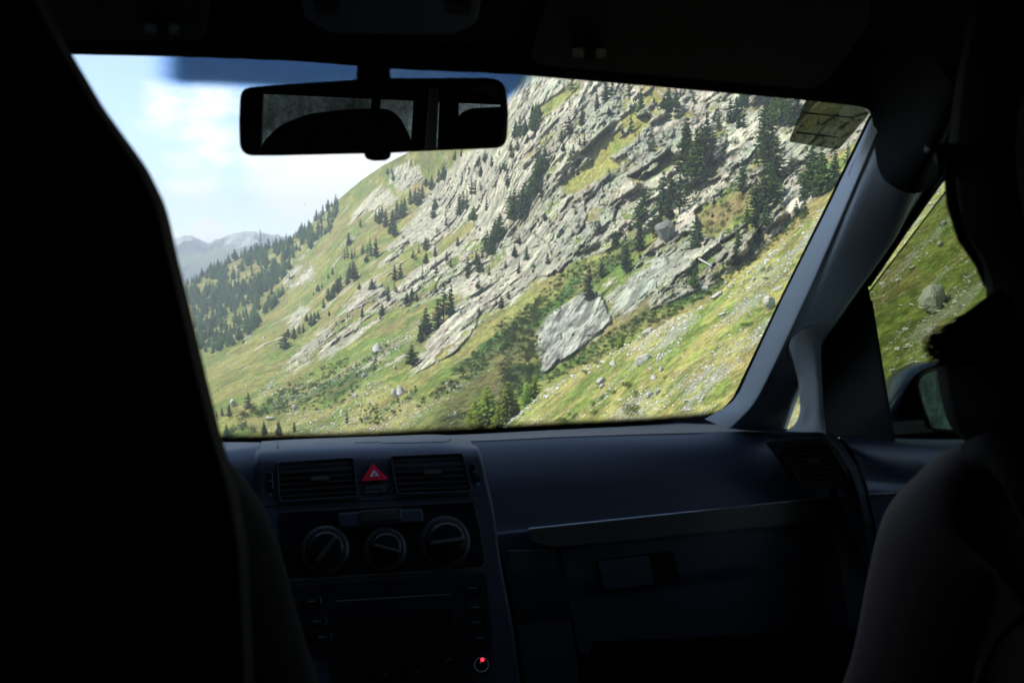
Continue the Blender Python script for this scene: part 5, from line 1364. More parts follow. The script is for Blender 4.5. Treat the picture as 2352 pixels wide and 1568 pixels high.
# hazard switch and airbag lamp
hzs = panel('hazard_switch', rounded([(829, 1105), (856, 1063), (893, 1101)], 4), ST, .0005, .0045, M_red, car, .0008)
panel('switch_surround', rounded([(826, 1108), (856, 1059), (897, 1103)], 5), ST, .0003, .0015, M_black, hzs, 0)
panel('warning_triangle', [(849, 1094), (859, 1078), (871, 1092)], ST, .0047, .005, M_white, hzs, 0)
panel('warning_triangle', [(855.5, 1091), (859.5, 1085), (864, 1090.4)], ST, .0051, .0053, M_red, hzs, 0)
al_ = panel('airbag_lamp', rounded([(832, 1115), (894, 1112), (896, 1131), (834, 1135)], 3), ST, .0005, .0022, M_black, car, .0004)
def text_on(body, u, v, hpx, PL, off, mat, parent, name='lettering', rot=0.0, wide=None):
    cu = bpy.data.curves.new(name, 'FONT'); cu.body = body; cu.align_x = 'CENTER'; cu.align_y = 'CENTER'; cu.extrude = .0001; cu.space_character = 1.05
    tmp = bpy.data.objects.new(name, cu); COL.objects.link(tmp)
    me = bpy.data.meshes.new_from_object(tmp.evaluated_get(bpy.context.evaluated_depsgraph_get())); bpy.data.objects.remove(tmp)
    V_ = np.array([q.co[:] for q in me.vertices]);
    if len(V_) == 0: return
    hgt = (V_[:, 1].max() - V_[:, 1].min()); wid = V_[:, 0].max() - V_[:, 0].min()
    p = onp(u, v, PL[0], PL[1], off); pxm = np.linalg.norm(onp(u, v + 10, PL[0], PL[1], off) - p) / 10; pxw = np.linalg.norm(onp(u + 10, v, PL[0], PL[1], off) - p) / 10
    sy = hpx * pxm / hgt; sx = sy if wide is None else wide * pxw / wid
    ex = np.array([1., 0, 0]); ey = np.cross(PL[1], ex); ey = ey if ey[2] > 0 else -ey
    V2_ = p + V_[:, :1] * sx * ex + V_[:, 1:2] * sy * ey + V_[:, 2:3] * PL[1]
    F_ = [list(f.vertices) for f in me.polygons]; bpy.data.meshes.remove(me)
    return mk(name, V2_, F_, mat, parent)
text_on('PASSENGER', 864, 1119, 5.5, ST, .0024, M_print, al_, wide=50)
text_on('AIRBAG OFF', 864, 1128, 5.5, ST, .0024, M_print, al_, wide=50)
# lower edge groove of the vent block
strip('stack_seam', [(604, 1162), (800, 1150), (1100, 1136), (1112, 1128)], .0008, ST, .0004, M_black, car)
# climate panel
cp = panel('climate_panel', rounded([(640, 1175), (1090, 1150), (1116, 1290), (1100, 1302), (668, 1331), (646, 1320)], 12), ST, .0006, .0022, M_gloss, car, .0008)
strip('panel_edge', rounded([(660, 1332), (1100, 1304), (1114, 1296), (1096, 1165)], 6), .0007, ST, .0022, M_trim, cp)
sl = panel('slider_bar', rounded([(776, 1177), (970, 1167), (974, 1198), (780, 1211)], 9), ST, .0024, .009, M_dash, cp, .002)
panel('slider_knob', rounded([(826, 1172), (921, 1166), (924, 1192), (828, 1199)], 4), ST, .0092, .013, M_slat, cp, .001)
text_on('A/C', 845, 1180, 5, ST, .0132, M_print, cp); text_on('OFF', 900, 1177, 5, ST, .0132, M_print, cp)
def knob(uc, vc_, r_, ang, Lr):
    c = onp(uc, vc_, ST[0], ST[1], .0024); px_ = np.linalg.norm(onp(uc + 10, vc_, ST[0], ST[1], .0024) - c) / 10; R_ = r_ * px_
    ex = np.array([1., 0, 0]); ey = np.cross(ST[1], ex); ey = ey if ey[2] > 0 else -ey
    g = bpy.data.objects.new('climate_knob', None); COL.objects.link(g); g.parent = car; g.location = Vector(c.tolist()) - wloc(car)
    def lathe(prof, nm, mt):
        n = 40; V_ = [c + ST[1] * z + R_ * rr * (math.cos(2 * math.pi * k / n) * ex + math.sin(2 * math.pi * k / n) * ey) for rr, z in prof for k in range(n)]
        F_ = [[i * n + k, i * n + (k + 1) % n, (i + 1) * n + (k + 1) % n, (i + 1) * n + k] for i in range(len(prof) - 1) for k in range(n)]
        o = mk(nm, V_, F_, mt, g, True); fix_normals(o); m_ = o.modifiers.new('e', 'EDGE_SPLIT'); m_.split_angle = rad(50); return o
    lathe([(1.0, 0), (.99, .003), (.93, .004), (.80, .004), (.78, .002)], 'bezel_ring', M_slat)
    lathe([(.80, .001), (.78, .008), (.70, .011), (.62, .0115), (.0, .0115)], 'knob_cap', M_gloss)
    d = math.cos(ang) * ex + math.sin(ang) * ey; e = -math.sin(ang) * ex + math.cos(ang) * ey; w = .13 * R_; l = Lr * R_
    A = [c + ST[1] * .0116 + d * a + e * b for a, b in ((-l, -w), (l, -w), (l, w), (-l, w))]; B = [c + ST[1] * .021 + d * a + e * b for a, b in ((-l * .95, -w * .5), (l * .95, -w * .5), (l * .95, w * .5), (-l * .95, w * .5))]
    bev(MB().prism(A, B).build('grip_bar', M_slat, g), .0012)
    mm = MB()
    for k in range(11):
        a = rad(-40 + 26 * k); q = c + ST[1] * .0045 + R_ * .87 * (math.cos(a) * ex + math.sin(a) * ey); mm.box(q[0] - .0007, q[0] + .0007, q[1] - .0004, q[1] + .0004, q[2] - .0007, q[2] + .0007)
    mm.build('dial_marks', M_print, g)
knob(747, 1262, 55, rad(48), .66); knob(884, 1261, 49, rad(-20), .62); knob(1022, 1245, 58, rad(2), .68)
# radio
rd = panel('radio', rounded([(640, 1345), (1118, 1312), (1132, 1480), (1120, 1500), (760, 1512), (670, 1500)], 10), ST, .0004, .003, M_black, car, .001)
panel('disc_slot', [(770, 1373), (1032, 1357), (1033, 1361), (771, 1377)], ST, .0031, .0034, plastic('slot_black', (.001, .001, .001), .9, .1, 0), rd, 0)
strip('slot_lip', [(770, 1380), (1036, 1364)], .0007, ST, .0034, M_slat, rd)
panel('screen', rounded([(752, 1408), (1042, 1396), (1052, 1478), (762, 1506)], 4), ST, .0031, .0042, M_gloss, rd, .0005)
for i, (u, v) in enumerate([(1087, 1350), (1092, 1394), (1096, 1428), (1100, 1464), (716, 1380), (728, 1426), (740, 1462)]):
    panel('radio_button', rounded([(u - 22, v - 9), (u + 22, v - 11), (u + 23, v + 9), (u - 21, v + 11)], 4), ST, .0031, .0056, M_gloss, rd, .0008)
    panel('button_mark', [(u - 9, v - 1), (u + 9, v - 2), (u + 9, v), (u - 9, v + 1)], ST, .0057, .0059, M_print, rd, 0)
ra = panel('radio_lower_row', rounded([(750, 1520), (1080, 1492), (1092, 1600), (790, 1620)], 5), ST, .0005, .002, M_black, car, .0005)
for u, v, tx in ((802, 1532, ''), (880, 1527, '<'), (953, 1522, '>'), (1031, 1514, 'MENU'), (885, 1549, 'FM'), (958, 1544, 'AM'), (1036, 1536, 'AS')):
    b_ = panel('radio_button', rounded([(u - 34, v - 9), (u + 34, v - 12), (u + 35, v + 7), (u - 33, v + 10)], 4), ST, .0022, .0045, M_gloss, ra, .0008)
    if tx: text_on(tx, u, v, 5, ST, .0047, M_print, ra)
c_ = onp(1106, 1525, ST[0], ST[1], .001)
mP, tP, bP, oP = mat_new('red_indicator'); bP.inputs['Emission Color'].default_value = (1, .02, .05, 1); bP.inputs['Emission Strength'].default_value = 2.5; bP.inputs['Base Color'].default_value = (.5, 0, 0, 1)
def disc(uc, vc_, rr, o0, o1, nm, mt, par):
    return panel(nm, [(uc + rr * math.cos(a), vc_ + rr * math.sin(a)) for a in np.linspace(0, 2 * math.pi, 25)[:-1]], ST, o0, o1, mt, par, .0004)
kn = disc(1106, 1525, 17, .002, .012, 'volume_knob', M_gloss, car)
def ringo(uc, vc_, r0, r1, o1, nm, mt, par):
    A = [onp(uc + r0 * math.cos(a), vc_ + r0 * math.sin(a), ST[0], ST[1], o1) for a in np.linspace(0, 2 * math.pi, 33)[:-1]]; B = [onp(uc + r1 * math.cos(a), vc_ + r1 * math.sin(a), ST[0], ST[1], o1) for a in np.linspace(0, 2 * math.pi, 33)[:-1]]
    n = len(A); return mk(nm, A + B, [[i, (i + 1) % n, n + (i + 1) % n, n + i] for i in range(n)], mt, par)
ringo(1106, 1525, 15.4, 17.2, .0126, 'chrome_ring', M_chrome, kn)
disc(1108, 1514, 3.6, .0122, .0132, 'indicator_light', mP, kn); disc(1104, 1520, 1.8, .0122, .0130, 'white_dot', M_white, kn)
disc(1106, 1525, 23, .001, .0015, 'knob_well', M_black, kn)

# --- passenger fascia trim, glovebox
FP = (np.array([0, 1.0835, Zr(-.38)]), np.array([0, -1, .02])); FP = (FP[0], FP[1] / np.linalg.norm(FP[1]))
FT = lambda u: 1215 - .1046 * (u - 1215)
ub = np.linspace(1214, 1984, 16)
tr_ = [(u, FT(u)) for u in ub] + [(1984, 1186)] + [(u, np.interp(u, [1235, 1300, 1984], [1258, 1255, 1187])) for u in ub[::-1][1:-1]] + [(1222, 1244)]
panel('trim_strip', tr_, FP, .0, .010, M_trim, car, .001)
eg = MB(); eg.tube([onp(u, FT(u) - 1.5, FP[0], FP[1], .010) for u in ub], .0007, 6); eg.build('trim_highlight', M_edge, car)
gb = panel('glovebox_lid', [(1284, 1262), (1500, 1243), (1990, 1197), (2025, 1330), (2055, 1480), (1380, 1520), (1330, 1500)], FP, -.012, .002, M_dashlo, car, .002)
panel('latch_recess', rounded([(1366, 1285), (1546, 1263), (1562, 1336), (1385, 1362)], 6), FP, .0022, .0032, M_black, gb, 0)
panel('latch_paddle', rounded([(1373, 1289), (1489, 1275), (1503, 1341), (1388, 1356)], 5), FP, .0034, .0090, M_dashlo, gb, .001)
panel('lower_panel', [(1165, 1262), (1276, 1262), (1325, 1500), (1340, 1700), (1220, 1700)], FP, -.012, .0, M_dashlo, car, .002)
mk('kick_panel', [tuple(atY(u, v, 1.12)) for u, v in ((1180, 1480), (2100, 1440), (2150, 2300), (1150, 2300))], [[0, 1, 2, 3]], M_black, car)
# right vent on the fascia, its own slightly proud bezel plane
va, vb_, vc2 = atY(1770, 1050, 1.075), atY(1960, 1030, 1.03), atY(1830, 1110, 1.06)
vn = np.cross(vb_ - va, vc2 - va); vn /= np.linalg.norm(vn); vn = vn if vn[1] < 0 else -vn
VP_ = (va, vn)
bz = panel('vent_bezel', rounded([(1755, 1012), (1885, 1003), (1915, 1012), (1968, 1100), (1958, 1116), (1838, 1126), (1822, 1118), (1790, 1060)], 10), VP_, -.02, .001, M_bez2, car, .002)
vent([(1797, 1026), (1901, 1019), (1951, 1099), (1842, 1110)], VP_, 7, (.5, .45), [(1788, 1045), (1797, 1043), (1824, 1086), (1814, 1089)], [(1787, 1034, 1), (1820, 1099, -1)])
gr_ = panel('demist_grille', rounded([(1752, 993), (1868, 990), (1893, 1004), (1778, 1012)], 5), (atY(1800, 1000, 1.10), np.array([0, -.5, .866])), .0, .004, M_black, car, .001)
for i in range(4):
    s = (i + .8) / 5; panel('grille_bar', [bil([(1752, 993), (1868, 990), (1893, 1004), (1778, 1012)], .02, s), bil([(1752, 993), (1868, 990), (1893, 1004), (1778, 1012)], .98, s), bil([(1752, 993), (1868, 990), (1893, 1004), (1778, 1012)], .98, s + .05), bil([(1752, 993), (1868, 990), (1893, 1004), (1778, 1012)], .02, s + .05)],
                                     (atY(1800, 1000, 1.10), np.array([0, -.5, .866])), .0042, .006, M_slat, gr_, 0)

# --- front pillar: five edges lofted
def polyline(pts, n=11):
    P = np.array(pts, float); d = np.r_[0, np.cumsum(np.linalg.norm(np.diff(P[:, :2], axis=0), axis=1))]; t = np.linspace(0, d[-1], n)
    return np.stack([np.interp(t, d, P[:, k]) for k in range(P.shape[1])], 1)
c0 = polyline([(2004, 266, .96), (1900, 480, 1.10), (1800, 680, 1.24), (1692, 912, 1.40), (1660, 947, 1.44), (1618, 962, 1.47)])
c1 = polyline([(2014, 300, .915), (1942, 470, 1.02), (1868, 640, 1.14), (1770, 850, 1.29), (1715, 950, 1.37), (1672, 984, 1.42)])
c2 = polyline([(2024, 350, .895), (1962, 480, .995), (1888, 660, 1.12), (1795, 860, 1.27), (1745, 960, 1.35), (1712, 988, 1.38)])
c3 = polyline([(2065, 400, .87), (2000, 540, .97), (1915, 690, 1.09), (1835, 850, 1.23), (1790, 940, 1.31), (1770, 990, 1.34)])
c4 = polyline([(2110, 420, .86), (2050, 560, .94), (1960, 680, 1.04), (1850, 850, 1.2), (1815, 930, 1.3), (1797, 990, 1.33)])
c5 = polyline([(2150, 372, .86), (2075, 500, .93), (1985, 640, 1.02), (1880, 790, 1.18), (1830, 905, 1.31), (1801, 990, 1.35)])
c6 = polyline([(2160, 378, .92), (2085, 510, 1.0), (1990, 660, 1.1), (1885, 800, 1.25), (1834, 910, 1.38), (1806, 990, 1.42)])
c1b = c1.copy(); c1b[:, 0] += 7
for c_, dd_ in ((c1b, -.001), (c2, .002), (c3, .004), (c4, .010), (c5, .025), (c6, .07)): c_[:, 2] = c1[:, 2] + dd_
loft('front_pillar', [[atd(*p) for p in c] for c in (c0, c1, c1b, c2, c3, c4, c5, c6)], M_grey, car, (4, 3))['label'] = 'pale grey slanted front pillar trim'
# airbag mark moulded in the pillar
mm = MB()
pp = [atd(1968, 352, 1.0) + np.array([0, -.006, 0]), atd(1952, 385, 1.02) + np.array([0, -.006, 0]), atd(1944, 405, 1.03) + np.array([0, -.006, 0])]
mm.tube(pp, .0022, 5); mm.build('airbag_badge', plastic('badge_grey', (.14, .18, .28), .5, .3, 0), car)
# upper pillar cap and seam, dark corner by the roof
loft('pillar_cap', [[atd(u, v, d) for u, v, d in r_] for r_ in (
   [(2003, 262, .97), (2008, 330, .92), (2018, 390, .885), (2045, 425, .86), (2100, 445, .85), (2150, 425, .85)],
   [(1990, 238, .96), (2030, 300, .89), (2050, 360, .86), (2080, 390, .84), (2120, 400, .83), (2158, 375, .84)],
   [(1985, 200, .9), (2080, 240, .82), (2110, 290, .80), (2130, 320, .79), (2160, 320, .78), (2180, 300, .78)],
   [(2000, 100, .8), (2120, 120, .72), (2160, 160, .70), (2190, 200, .7), (2220, 200, .7), (2260, 180, .70)])], M_head, car, (4, 4))
# quarter pillar
q0 = polyline([(1812, 792, 1.14), (1822, 830, 1.16), (1834, 880, 1.2), (1838, 940, 1.24), (1826, 975, 1.26), (1804, 990, 1.28)], 8)
q1 = polyline([(1822, 770, 1.11), (1842, 820, 1.13), (1853, 880, 1.17), (1858, 940, 1.21), (1858, 970, 1.23), (1850, 992, 1.24)], 8)
q2 = polyline([(1850, 752, 1.08), (1866, 810, 1.1), (1874, 880, 1.14), (1878, 940, 1.18), (1880, 970, 1.2), (1882, 992, 1.21)], 8)
q3 = polyline([(1888, 745, 1.06), (1886, 810, 1.09), (1888, 880, 1.13), (1892, 940, 1.17), (1896, 970, 1.19), (1897, 996, 1.2)], 8)
q4 = polyline([(1900, 730, 1.12), (1892, 810, 1.15), (1892, 880, 1.19), (1896, 940, 1.23), (1899, 970, 1.25), (1901, 996, 1.26)], 8)
loft('quarter_pillar', [[atd(*p) for p in c] for c in (q0, q1, q2, q3)], M_grey, car, (4, 4))
MB().tube([atd(u, v, d) for u, v, d in ((1812, 830, 1.135), (1806, 800, 1.12), (1816, 775, 1.10), (1840, 754, 1.08), (1868, 746, 1.06))], .0009, 6).build('pillar_seam', M_black, car)
# dark window frame between pillar and side glass, door sail panel
DX = .86
dpl = (np.array([DX, 0, CAM[2]]), np.array([-1.0, 0, 0]))
panel('door_frame', [(2175, 300), (2170, 405), (2080, 530), (1994, 655), (2000, 690), (2050, 1012), (1888, 1002), (1878, 940), (1872, 800), (1886, 735), (1985, 640), (2075, 505), (2135, 395)], dpl, -.03, .004, M_black, car, .002)
MB().tube([np.array(onp(u, v, dpl[0], dpl[1], .006)) for u, v in ((2168, 408), (2080, 532), (1996, 656))], .0025, 5).build('window_seal', M_black, car)
panel('frame_edge', [(1998, 690), (2004, 690), (2056, 1012), (2048, 1012)], dpl, .004, .008, M_head, car, .001)
# side glass, a little open: its top edge shows
sg = panel('side_window', [(2400, 110), (2172, 440), (1996, 670), (2000, 700), (2052, 1012), (2600, 1030), (2600, 100)], (np.array([DX + .02, 0, CAM[2]]), dpl[1]), 0, .003, M_tint, car, 0)
MB().tube([onp(u, v, np.array([DX + .02, 0, CAM[2]]), dpl[1], .002) for u, v in ((2172, 440), (1996, 670))], .0012, 5).build('glass_edge', plastic('glass_edge_dark', (.02, .035, .02), .3, .5, 0), car)
qg = panel('quarter_window', [(1806, 992), (1845, 880), (1905, 880), (1905, 1000)], (np.array([.905, 0, CAM[2]]), dpl[1]), 0, .003, M_glass, car, 0)
# door panel
dr = []
for k, (vv, X_) in enumerate((((1000, 1003, 1006, 1008, 1008, 1008), .895), ((1003, 1010, 1016, 1020, 1022, 1030), .845), ((1030, 1050, 1060, 1065, 1070, 1080), .83), ((1100, 1105, 1110, 1115, 1120, 1125), .835), ((1128, 1130, 1131, 1131, 1131, 1131), .83), ((1210, 1215, 1220, 1225, 1225, 1230), .835), ((1500, 1500, 1500, 1500, 1500, 1500), .84), ((2600,) * 6, .86))):
    us = [(1912, 1980, 2060, 2160, 2300, 2600), (1925, 1985, 2060, 2160, 2300, 2600), (1955, 2000, 2070, 2160, 2300, 2600), (1985, 2020, 2080, 2170, 2300, 2600), (1994, 2030, 2085, 2170, 2300, 2600), (2002, 2040, 2090, 2180, 2300, 2600), (2050, 2080, 2120, 2190, 2300, 2600), (2400, 2420, 2440, 2460, 2500, 2700)][k]
    dr.append([atX(u, v, X_) for u, v in zip(us, vv)])
loft('door_panel', dr, M_dash, car, (3, 3))
MB().tube([atX(u, v, .828) for u, v in ((1996, 1135), (2040, 1133), (2100, 1132), (2300, 1131))], .0012, 5).build('door_trim_line', M_edge, car)
MB().tube([atd(u, v, d) for u, v, d in ((1905, 1000, 1.26), (1935, 1030, 1.2), (1965, 1080, 1.13), (1985, 1140, 1.1), (1998, 1200, 1.08), (2012, 1300, 1.06), (2045, 1420, 1.04))], .006, 6).build('door_seal', M_black, car)

mk('dash_gap_filler', [tuple(atd(u, v, d)) for u, v, d in ((1885, 1004, 1.36), (2010, 1010, 1.30), (2120, 1500, 1.2), (1960, 1500, 1.2))], [[0, 1, 2, 3]], M_black, car)  # black filler added so no daylight shows between dash and door
# --- door mirror
dm = empty('door_mirror', atX(2130, 930, 1.04), None, None)
for k_ in list(dm.keys()): del dm[k_]
lc = Vector(dm.location); dm.parent = car; dm.location = lc - wloc(car)
DMo = [(2092, 850), (2070, 882), (2054, 915), (2046, 950), (2050, 990), (2062, 1020), (2200, 1024), (2290, 960), (2300, 890), (2260, 845), (2180, 830), (2125, 832)]
dml = rounded(DMo, 16, 3); D_M = atX(2150, 930, 1.02)[1]
dmn = np.array([-.35, -.93, .07]); dmn /= np.linalg.norm(dmn); DMP = (atX(2130, 930, 1.03), dmn)
H = [onp(u, v, DMP[0], DMP[1], 0) for u, v in dml]; cc = sum(H) / len(H)
rg = [[cc + (p - cc) * k - dmn * o_ for p in H] for k, o_ in ((.90, -.01), (.97, -.004), (1.0, .01), (.97, .05), (.8, .09), (.4, .115), (.1, .12))]
n = len(H); o = mk('housing', [p for r_ in rg for p in r_], [[i * n + k, i * n + (k + 1) % n, (i + 1) * n + (k + 1) % n, (i + 1) * n + k] for i in range(len(rg) - 1) for k in range(n)] + [[(len(rg) - 1) * n + k for k in range(n)]], M_blue, dm, True); fix_normals(o)
gp = rounded([(2106, 880), (2118, 858), (2150, 848), (2250, 860), (2280, 900), (2262, 960), (2200, 990), (2140, 985), (2118, 930)], 10, 3)
gm_ = panel('mirror_glass', gp, DMP, .006, .008, M_mirror2, dm, 0)
rimo = [onp(u, v, DMP[0], DMP[1], .009) for u, v in gp]; MB().tube(rimo + rimo[:1], .0022, 5).build('glass_rim', M_trim, dm)
MB().box(.90, 1.04, D_M + .02, D_M + .07, Zr(-.255), Zr(-.235)).build('mirror_arm', M_blue, dm)

# --- car body around the cabin: floor, doors, rear with windows
def side_wall(x, name, holes, y0=-3.0, y1=.80):
    """wall sheet with rectangular window holes between z levels"""
    ys = sorted({y0, y1} | {a for h in holes for a in h[:2]}); zs = sorted({Zr(-1.2), Zr(.3)} | {a for h in holes for a in h[2:]})
    m = MB()
    for i in range(len(ys) - 1):
        for j in range(len(zs) - 1):
            ym = (ys[i] + ys[i + 1]) / 2; zm = (zs[j] + zs[j + 1]) / 2
            if any(h[0] < ym < h[1] and h[2] < zm < h[3] for h in holes): continue
            m.box(x - .012, x + .012, ys[i], ys[i + 1], zs[j], zs[j + 1])
    return m.build(name, M_black, car, fix=False)
side_wall(-.70, 'driver_side_body', [(-.85, -.12, Zr(-.22), Zr(.15)), (-1.95, -1.05, Zr(-.2), Zr(.14)), (.05, .62, Zr(-.24), Zr(.12))])
side_wall(.915, 'passenger_side_body', [(.15, .80, Zr(-.245), Zr(.17)), (-.85, -.05, Zr(-.22), Zr(.15)), (-1.95, -1.05, Zr(-.2), Zr(.14))])
m = MB()
m.box(-.72, -.55, -3.0, -2.97, Zr(-1.2), Zr(.3)); m.box(.76, .93, -3.0, -2.97, Zr(-1.2), Zr(.3)); m.box(-.55, .76, -3.0, -2.97, Zr(-1.2), Zr(-.22)); m.box(-.55, .76, -3.0, -2.97, Zr(.12), Zr(.3))
m.build('tailgate', M_black, car, fix=False)
MB().box(-.72, .93, -3.0, 1.75, Zr(-1.16), Zr(-1.12)).build('floor_pan', M_black, car)
MB().box(-.76, .96, 1.66, 1.72, Zr(-1.1), Zr(-.37)).build('bulkhead', M_black, car)
MB().box(-.74, .96, 1.72, 2.75, Zr(-.80), Zr(-.64)).build('bonnet', M_blue, car)
MB().box(-.70, -.64, .62, 1.66, Zr(-1.1), Zr(-.26)).build('driver_door_front', M_black, car)
MB().box(.93, .98, .80, 1.64, Zr(-1.1), Zr(-.40)).build('wing_panel', M_blue, car)
# driver-side front pillar
MB().prism([(-.70, .62, Zr(.2)), (-.60, .60, Zr(.2)), (-.60, .72, Zr(.2)), (-.70, .74, Zr(.2))], [(-.78, 1.55, Zr(-.3)), (-.66, 1.5, Zr(-.3)), (-.66, 1.62, Zr(-.34)), (-.78, 1.7, Zr(-.34))]).build('driver_pillar', M_grey, car)
# front pillar outer shell, keeps daylight from slipping behind the trim
mk('pillar_shell', [tuple(atd(u, v, d)) for u, v, d in ((2012, 262, 1.02), (1700, 945, 1.5), (1800, 1000, 1.5), (1835, 905, 1.45), (1890, 800, 1.33), (2000, 650, 1.15), (2180, 380, .98), (2180, 250, .95))], [list(range(8))], M_black, car)
# door and tailgate panes; the dark door tint is added to dim the cabin
M_dimglass = glass_mat('cabin_dimming_glass', (.18, .20, .18), .02); M_sidet = glass_mat('dimming_side_glass', (.32, .36, .33), .02)
for nm, x, h, mt in (('door_window', -.70, (-.85, -.12, -.22, .15), M_dimglass), ('door_window', -.70, (-1.95, -1.05, -.2, .14), M_dimglass), ('door_window', -.70, (.05, .62, -.24, .12), M_sidet),
                     ('door_window', .915, (-.85, -.05, -.22, .15), M_dimglass), ('door_window', .915, (-1.95, -1.05, -.2, .14), M_dimglass)):
    mk(nm, [(x, h[0], Zr(h[2])), (x, h[1], Zr(h[2])), (x, h[1], Zr(h[3])), (x, h[0], Zr(h[3]))], [[0, 1, 2, 3]], mt, car)
mk('tailgate_window', [(-.55, -2.985, Zr(-.22)), (.76, -2.985, Zr(-.22)), (.76, -2.985, Zr(.12)), (-.55, -2.985, Zr(.12))], [[0, 1, 2, 3]], glass_mat('tailgate_glass', (.95, .97, .95), .01), car)
# things seen by way of the rear-view mirror, placed along its reflected rays
def mref(u, v, Y):
    p = onp(u, v, MC, mn); d = p - CAM; d /= np.linalg.norm(d); r = d - 2 * np.dot(d, mn) * mn
    return p + r * ((Y - p[1]) / r[1])
def mslab(nm, pts, Y, th, mt, par=None, r_=10):
    A = [mref(u, v, Y) for u, v in rounded(pts, r_, 4)]; return bev(MB().prism(A, [a + np.array([0, -th, 0]) for a in A]).build(nm, mt, par or car), .006)
mslab('rear_window_post', [(862, 150), (885, 150), (872, 260), (868, 400), (848, 400), (850, 260)], -2.9, .05, M_black)
mslab('rear_window_post', [(955, 150), (990, 150), (976, 400), (940, 400)], -2.88, .05, M_black)
mslab('rear_side_post', [(990, 150), (1012, 150), (998, 400), (972, 400)], -2.6, .05, M_grey)
mslab('rear_side_post', [(1014, 150), (1056, 150), (1050, 400), (1004, 400)], -2.5, .05, M_head)
mslab('rear_window_post', [(560, 100), (606, 150), (598, 400), (500, 400)], -2.88, .05, M_black)
# rear pillars, grey inside
for x0 in (-.66, .86):
    s_ = 1 if x0 < 0 else -1
    MB().box(min(x0, x0 + .05 * s_), max(x0, x0 + .05 * s_), -1.03, -.87, Zr(-1.0), Zr(.22)).build('rear_door_pillar', M_grey, car)

# --- seats
def seat(x, name, lab, y=-.0):
    g = bpy.data.objects.new(name, None); COL.objects.link(g); g.parent = car; g.location = Vector((x, y, Zr(-.8))) - wloc(car); g['label'] = lab
    return g
s1 = seat(-.27, 'front_seat', 'driver seat, black, its edge close to the camera', .3)
hr = [(-200, -260), (60, -120), (100, 0), (160, 115), (240, 250), (338, 385), (378, 465), (391, 510), (408, 590), (420, 640), (300, 690), (-200, 690)]
bk_ = [(-200, 560), (300, 560), (402, 570), (416, 620), (450, 760), (478, 880), (508, 1000), (546, 1122), (570, 1260), (590, 1700), (-200, 1700)]
def slab(nm, pts, d0, d1, mt, par, r_=30, b_=.012):
    P = rounded(pts, r_, 4); mid = [atd(u, v, (d0 + d1) / 2) for u, v in P]
    A2 = [atd(u - 22, v, d0) for u, v in P]; B2 = [atd(u - 22, v, d1) for u, v in P]
    n = len(P); V_ = A2 + mid + B2
    F_ = [[i, (i + 1) % n, n + (i + 1) % n, n + i] for i in range(n)] + [[n + i, n + (i + 1) % n, 2 * n + (i + 1) % n, 2 * n + i] for i in range(n)] + [list(range(n))[::-1], [2 * n + i for i in range(n)]]
    o = mk(nm, V_, F_, mt, par); fix_normals(o); bev(o, b_, 3, 20); return o
slab('headrest', hr, .29, .39, M_seat, s1, 24, .006)
slab('backrest', bk_, .29, .39, M_seat, s1, 24, .006)
s2 = seat(.58, 'front_seat', 'passenger seat, black', .1)
bev(MB().box(.44, .80, .02, .14, Zr(-.75), Zr(-.20)).build('backrest', M_seat, s2), .04, 4)
bev(MB().box(.52, .72, .0, .10, Zr(-.16), Zr(.02)).build('headrest', M_seat, s2), .03, 4)
bev(MB().box(.36, .82, .14, .62, Zr(-.80), Zr(-.66)).build('cushion', M_seat, s2), .04, 4)
bev(MB().box(-.50, -.05, .14, .62, Zr(-.80), Zr(-.66)).build('cushion', M_seat, s1), .04, 4)
# rear bench
s3 = seat(.1, 'rear_bench', 'black rear bench', -.8)
bev(MB().box(-.62, .84, -.75, -.55, Zr(-.9), Zr(-.30)).build('backrest', M_seat, s3), .05, 4)
mslab('headrest', [(585, 420), (600, 330), (640, 290), (700, 264), (800, 252), (890, 251), (918, 268), (945, 320), (960, 420)], -.64, .09, M_seat, s3, 20)
mslab('headrest', [(1040, 420), (1052, 290), (1062, 262), (1090, 250), (1200, 245), (1240, 420)], -.64, .09, M_seat, s3, 16)

# ---------------------------------------------------------------- people
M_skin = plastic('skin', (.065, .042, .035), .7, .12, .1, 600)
M_hair = plastic('dark_hair', (.008, .006, .005), .85, .1, 0)
M_shirt = plastic('dark_shirt', (.022, .018, .016), .95, .1, .6, 900)
M_lens = plastic('lens_blue', (.10, .22, .26), .1, .6, 0)
def skin_body(name, nodes, edges, mat, label, cat, root=0):
    """one continuous body grown from joints: nodes (x,y,z,r)"""
    o0 = np.array(nodes[root][:3]); me = bpy.data.meshes.new(name)
    me.from_pydata([tuple((np.array(n[:3]) - o0).tolist()) for n in nodes], edges, []); me.materials.append(mat)
    o = bpy.data.objects.new(name, me); COL.objects.link(o); o.location = Vector(o0.tolist())
    m = o.modifiers.new('skin', 'SKIN'); m.use_smooth_shade = True; m.branch_smoothing = .6
    sv = me.skin_vertices[0].data if me.skin_vertices else None
    if sv is None:
        bm = bmesh.new(); bm.from_mesh(me); bm.verts.layers.skin.verify(); bm.to_mesh(me); bm.free(); sv = me.skin_vertices[0].data
    for i, nd in enumerate(nodes):
        r_ = nd[3]; sv[i].radius = (r_, r_ if len(nd) < 5 else nd[4]); sv[i].use_root = (i == root)
    subs(o, 2); return setp(o, label, cat)
def W3(u, v, d, r): p = atd(u, v, d); return (float(p[0]), float(p[1]), float(p[2]), r)
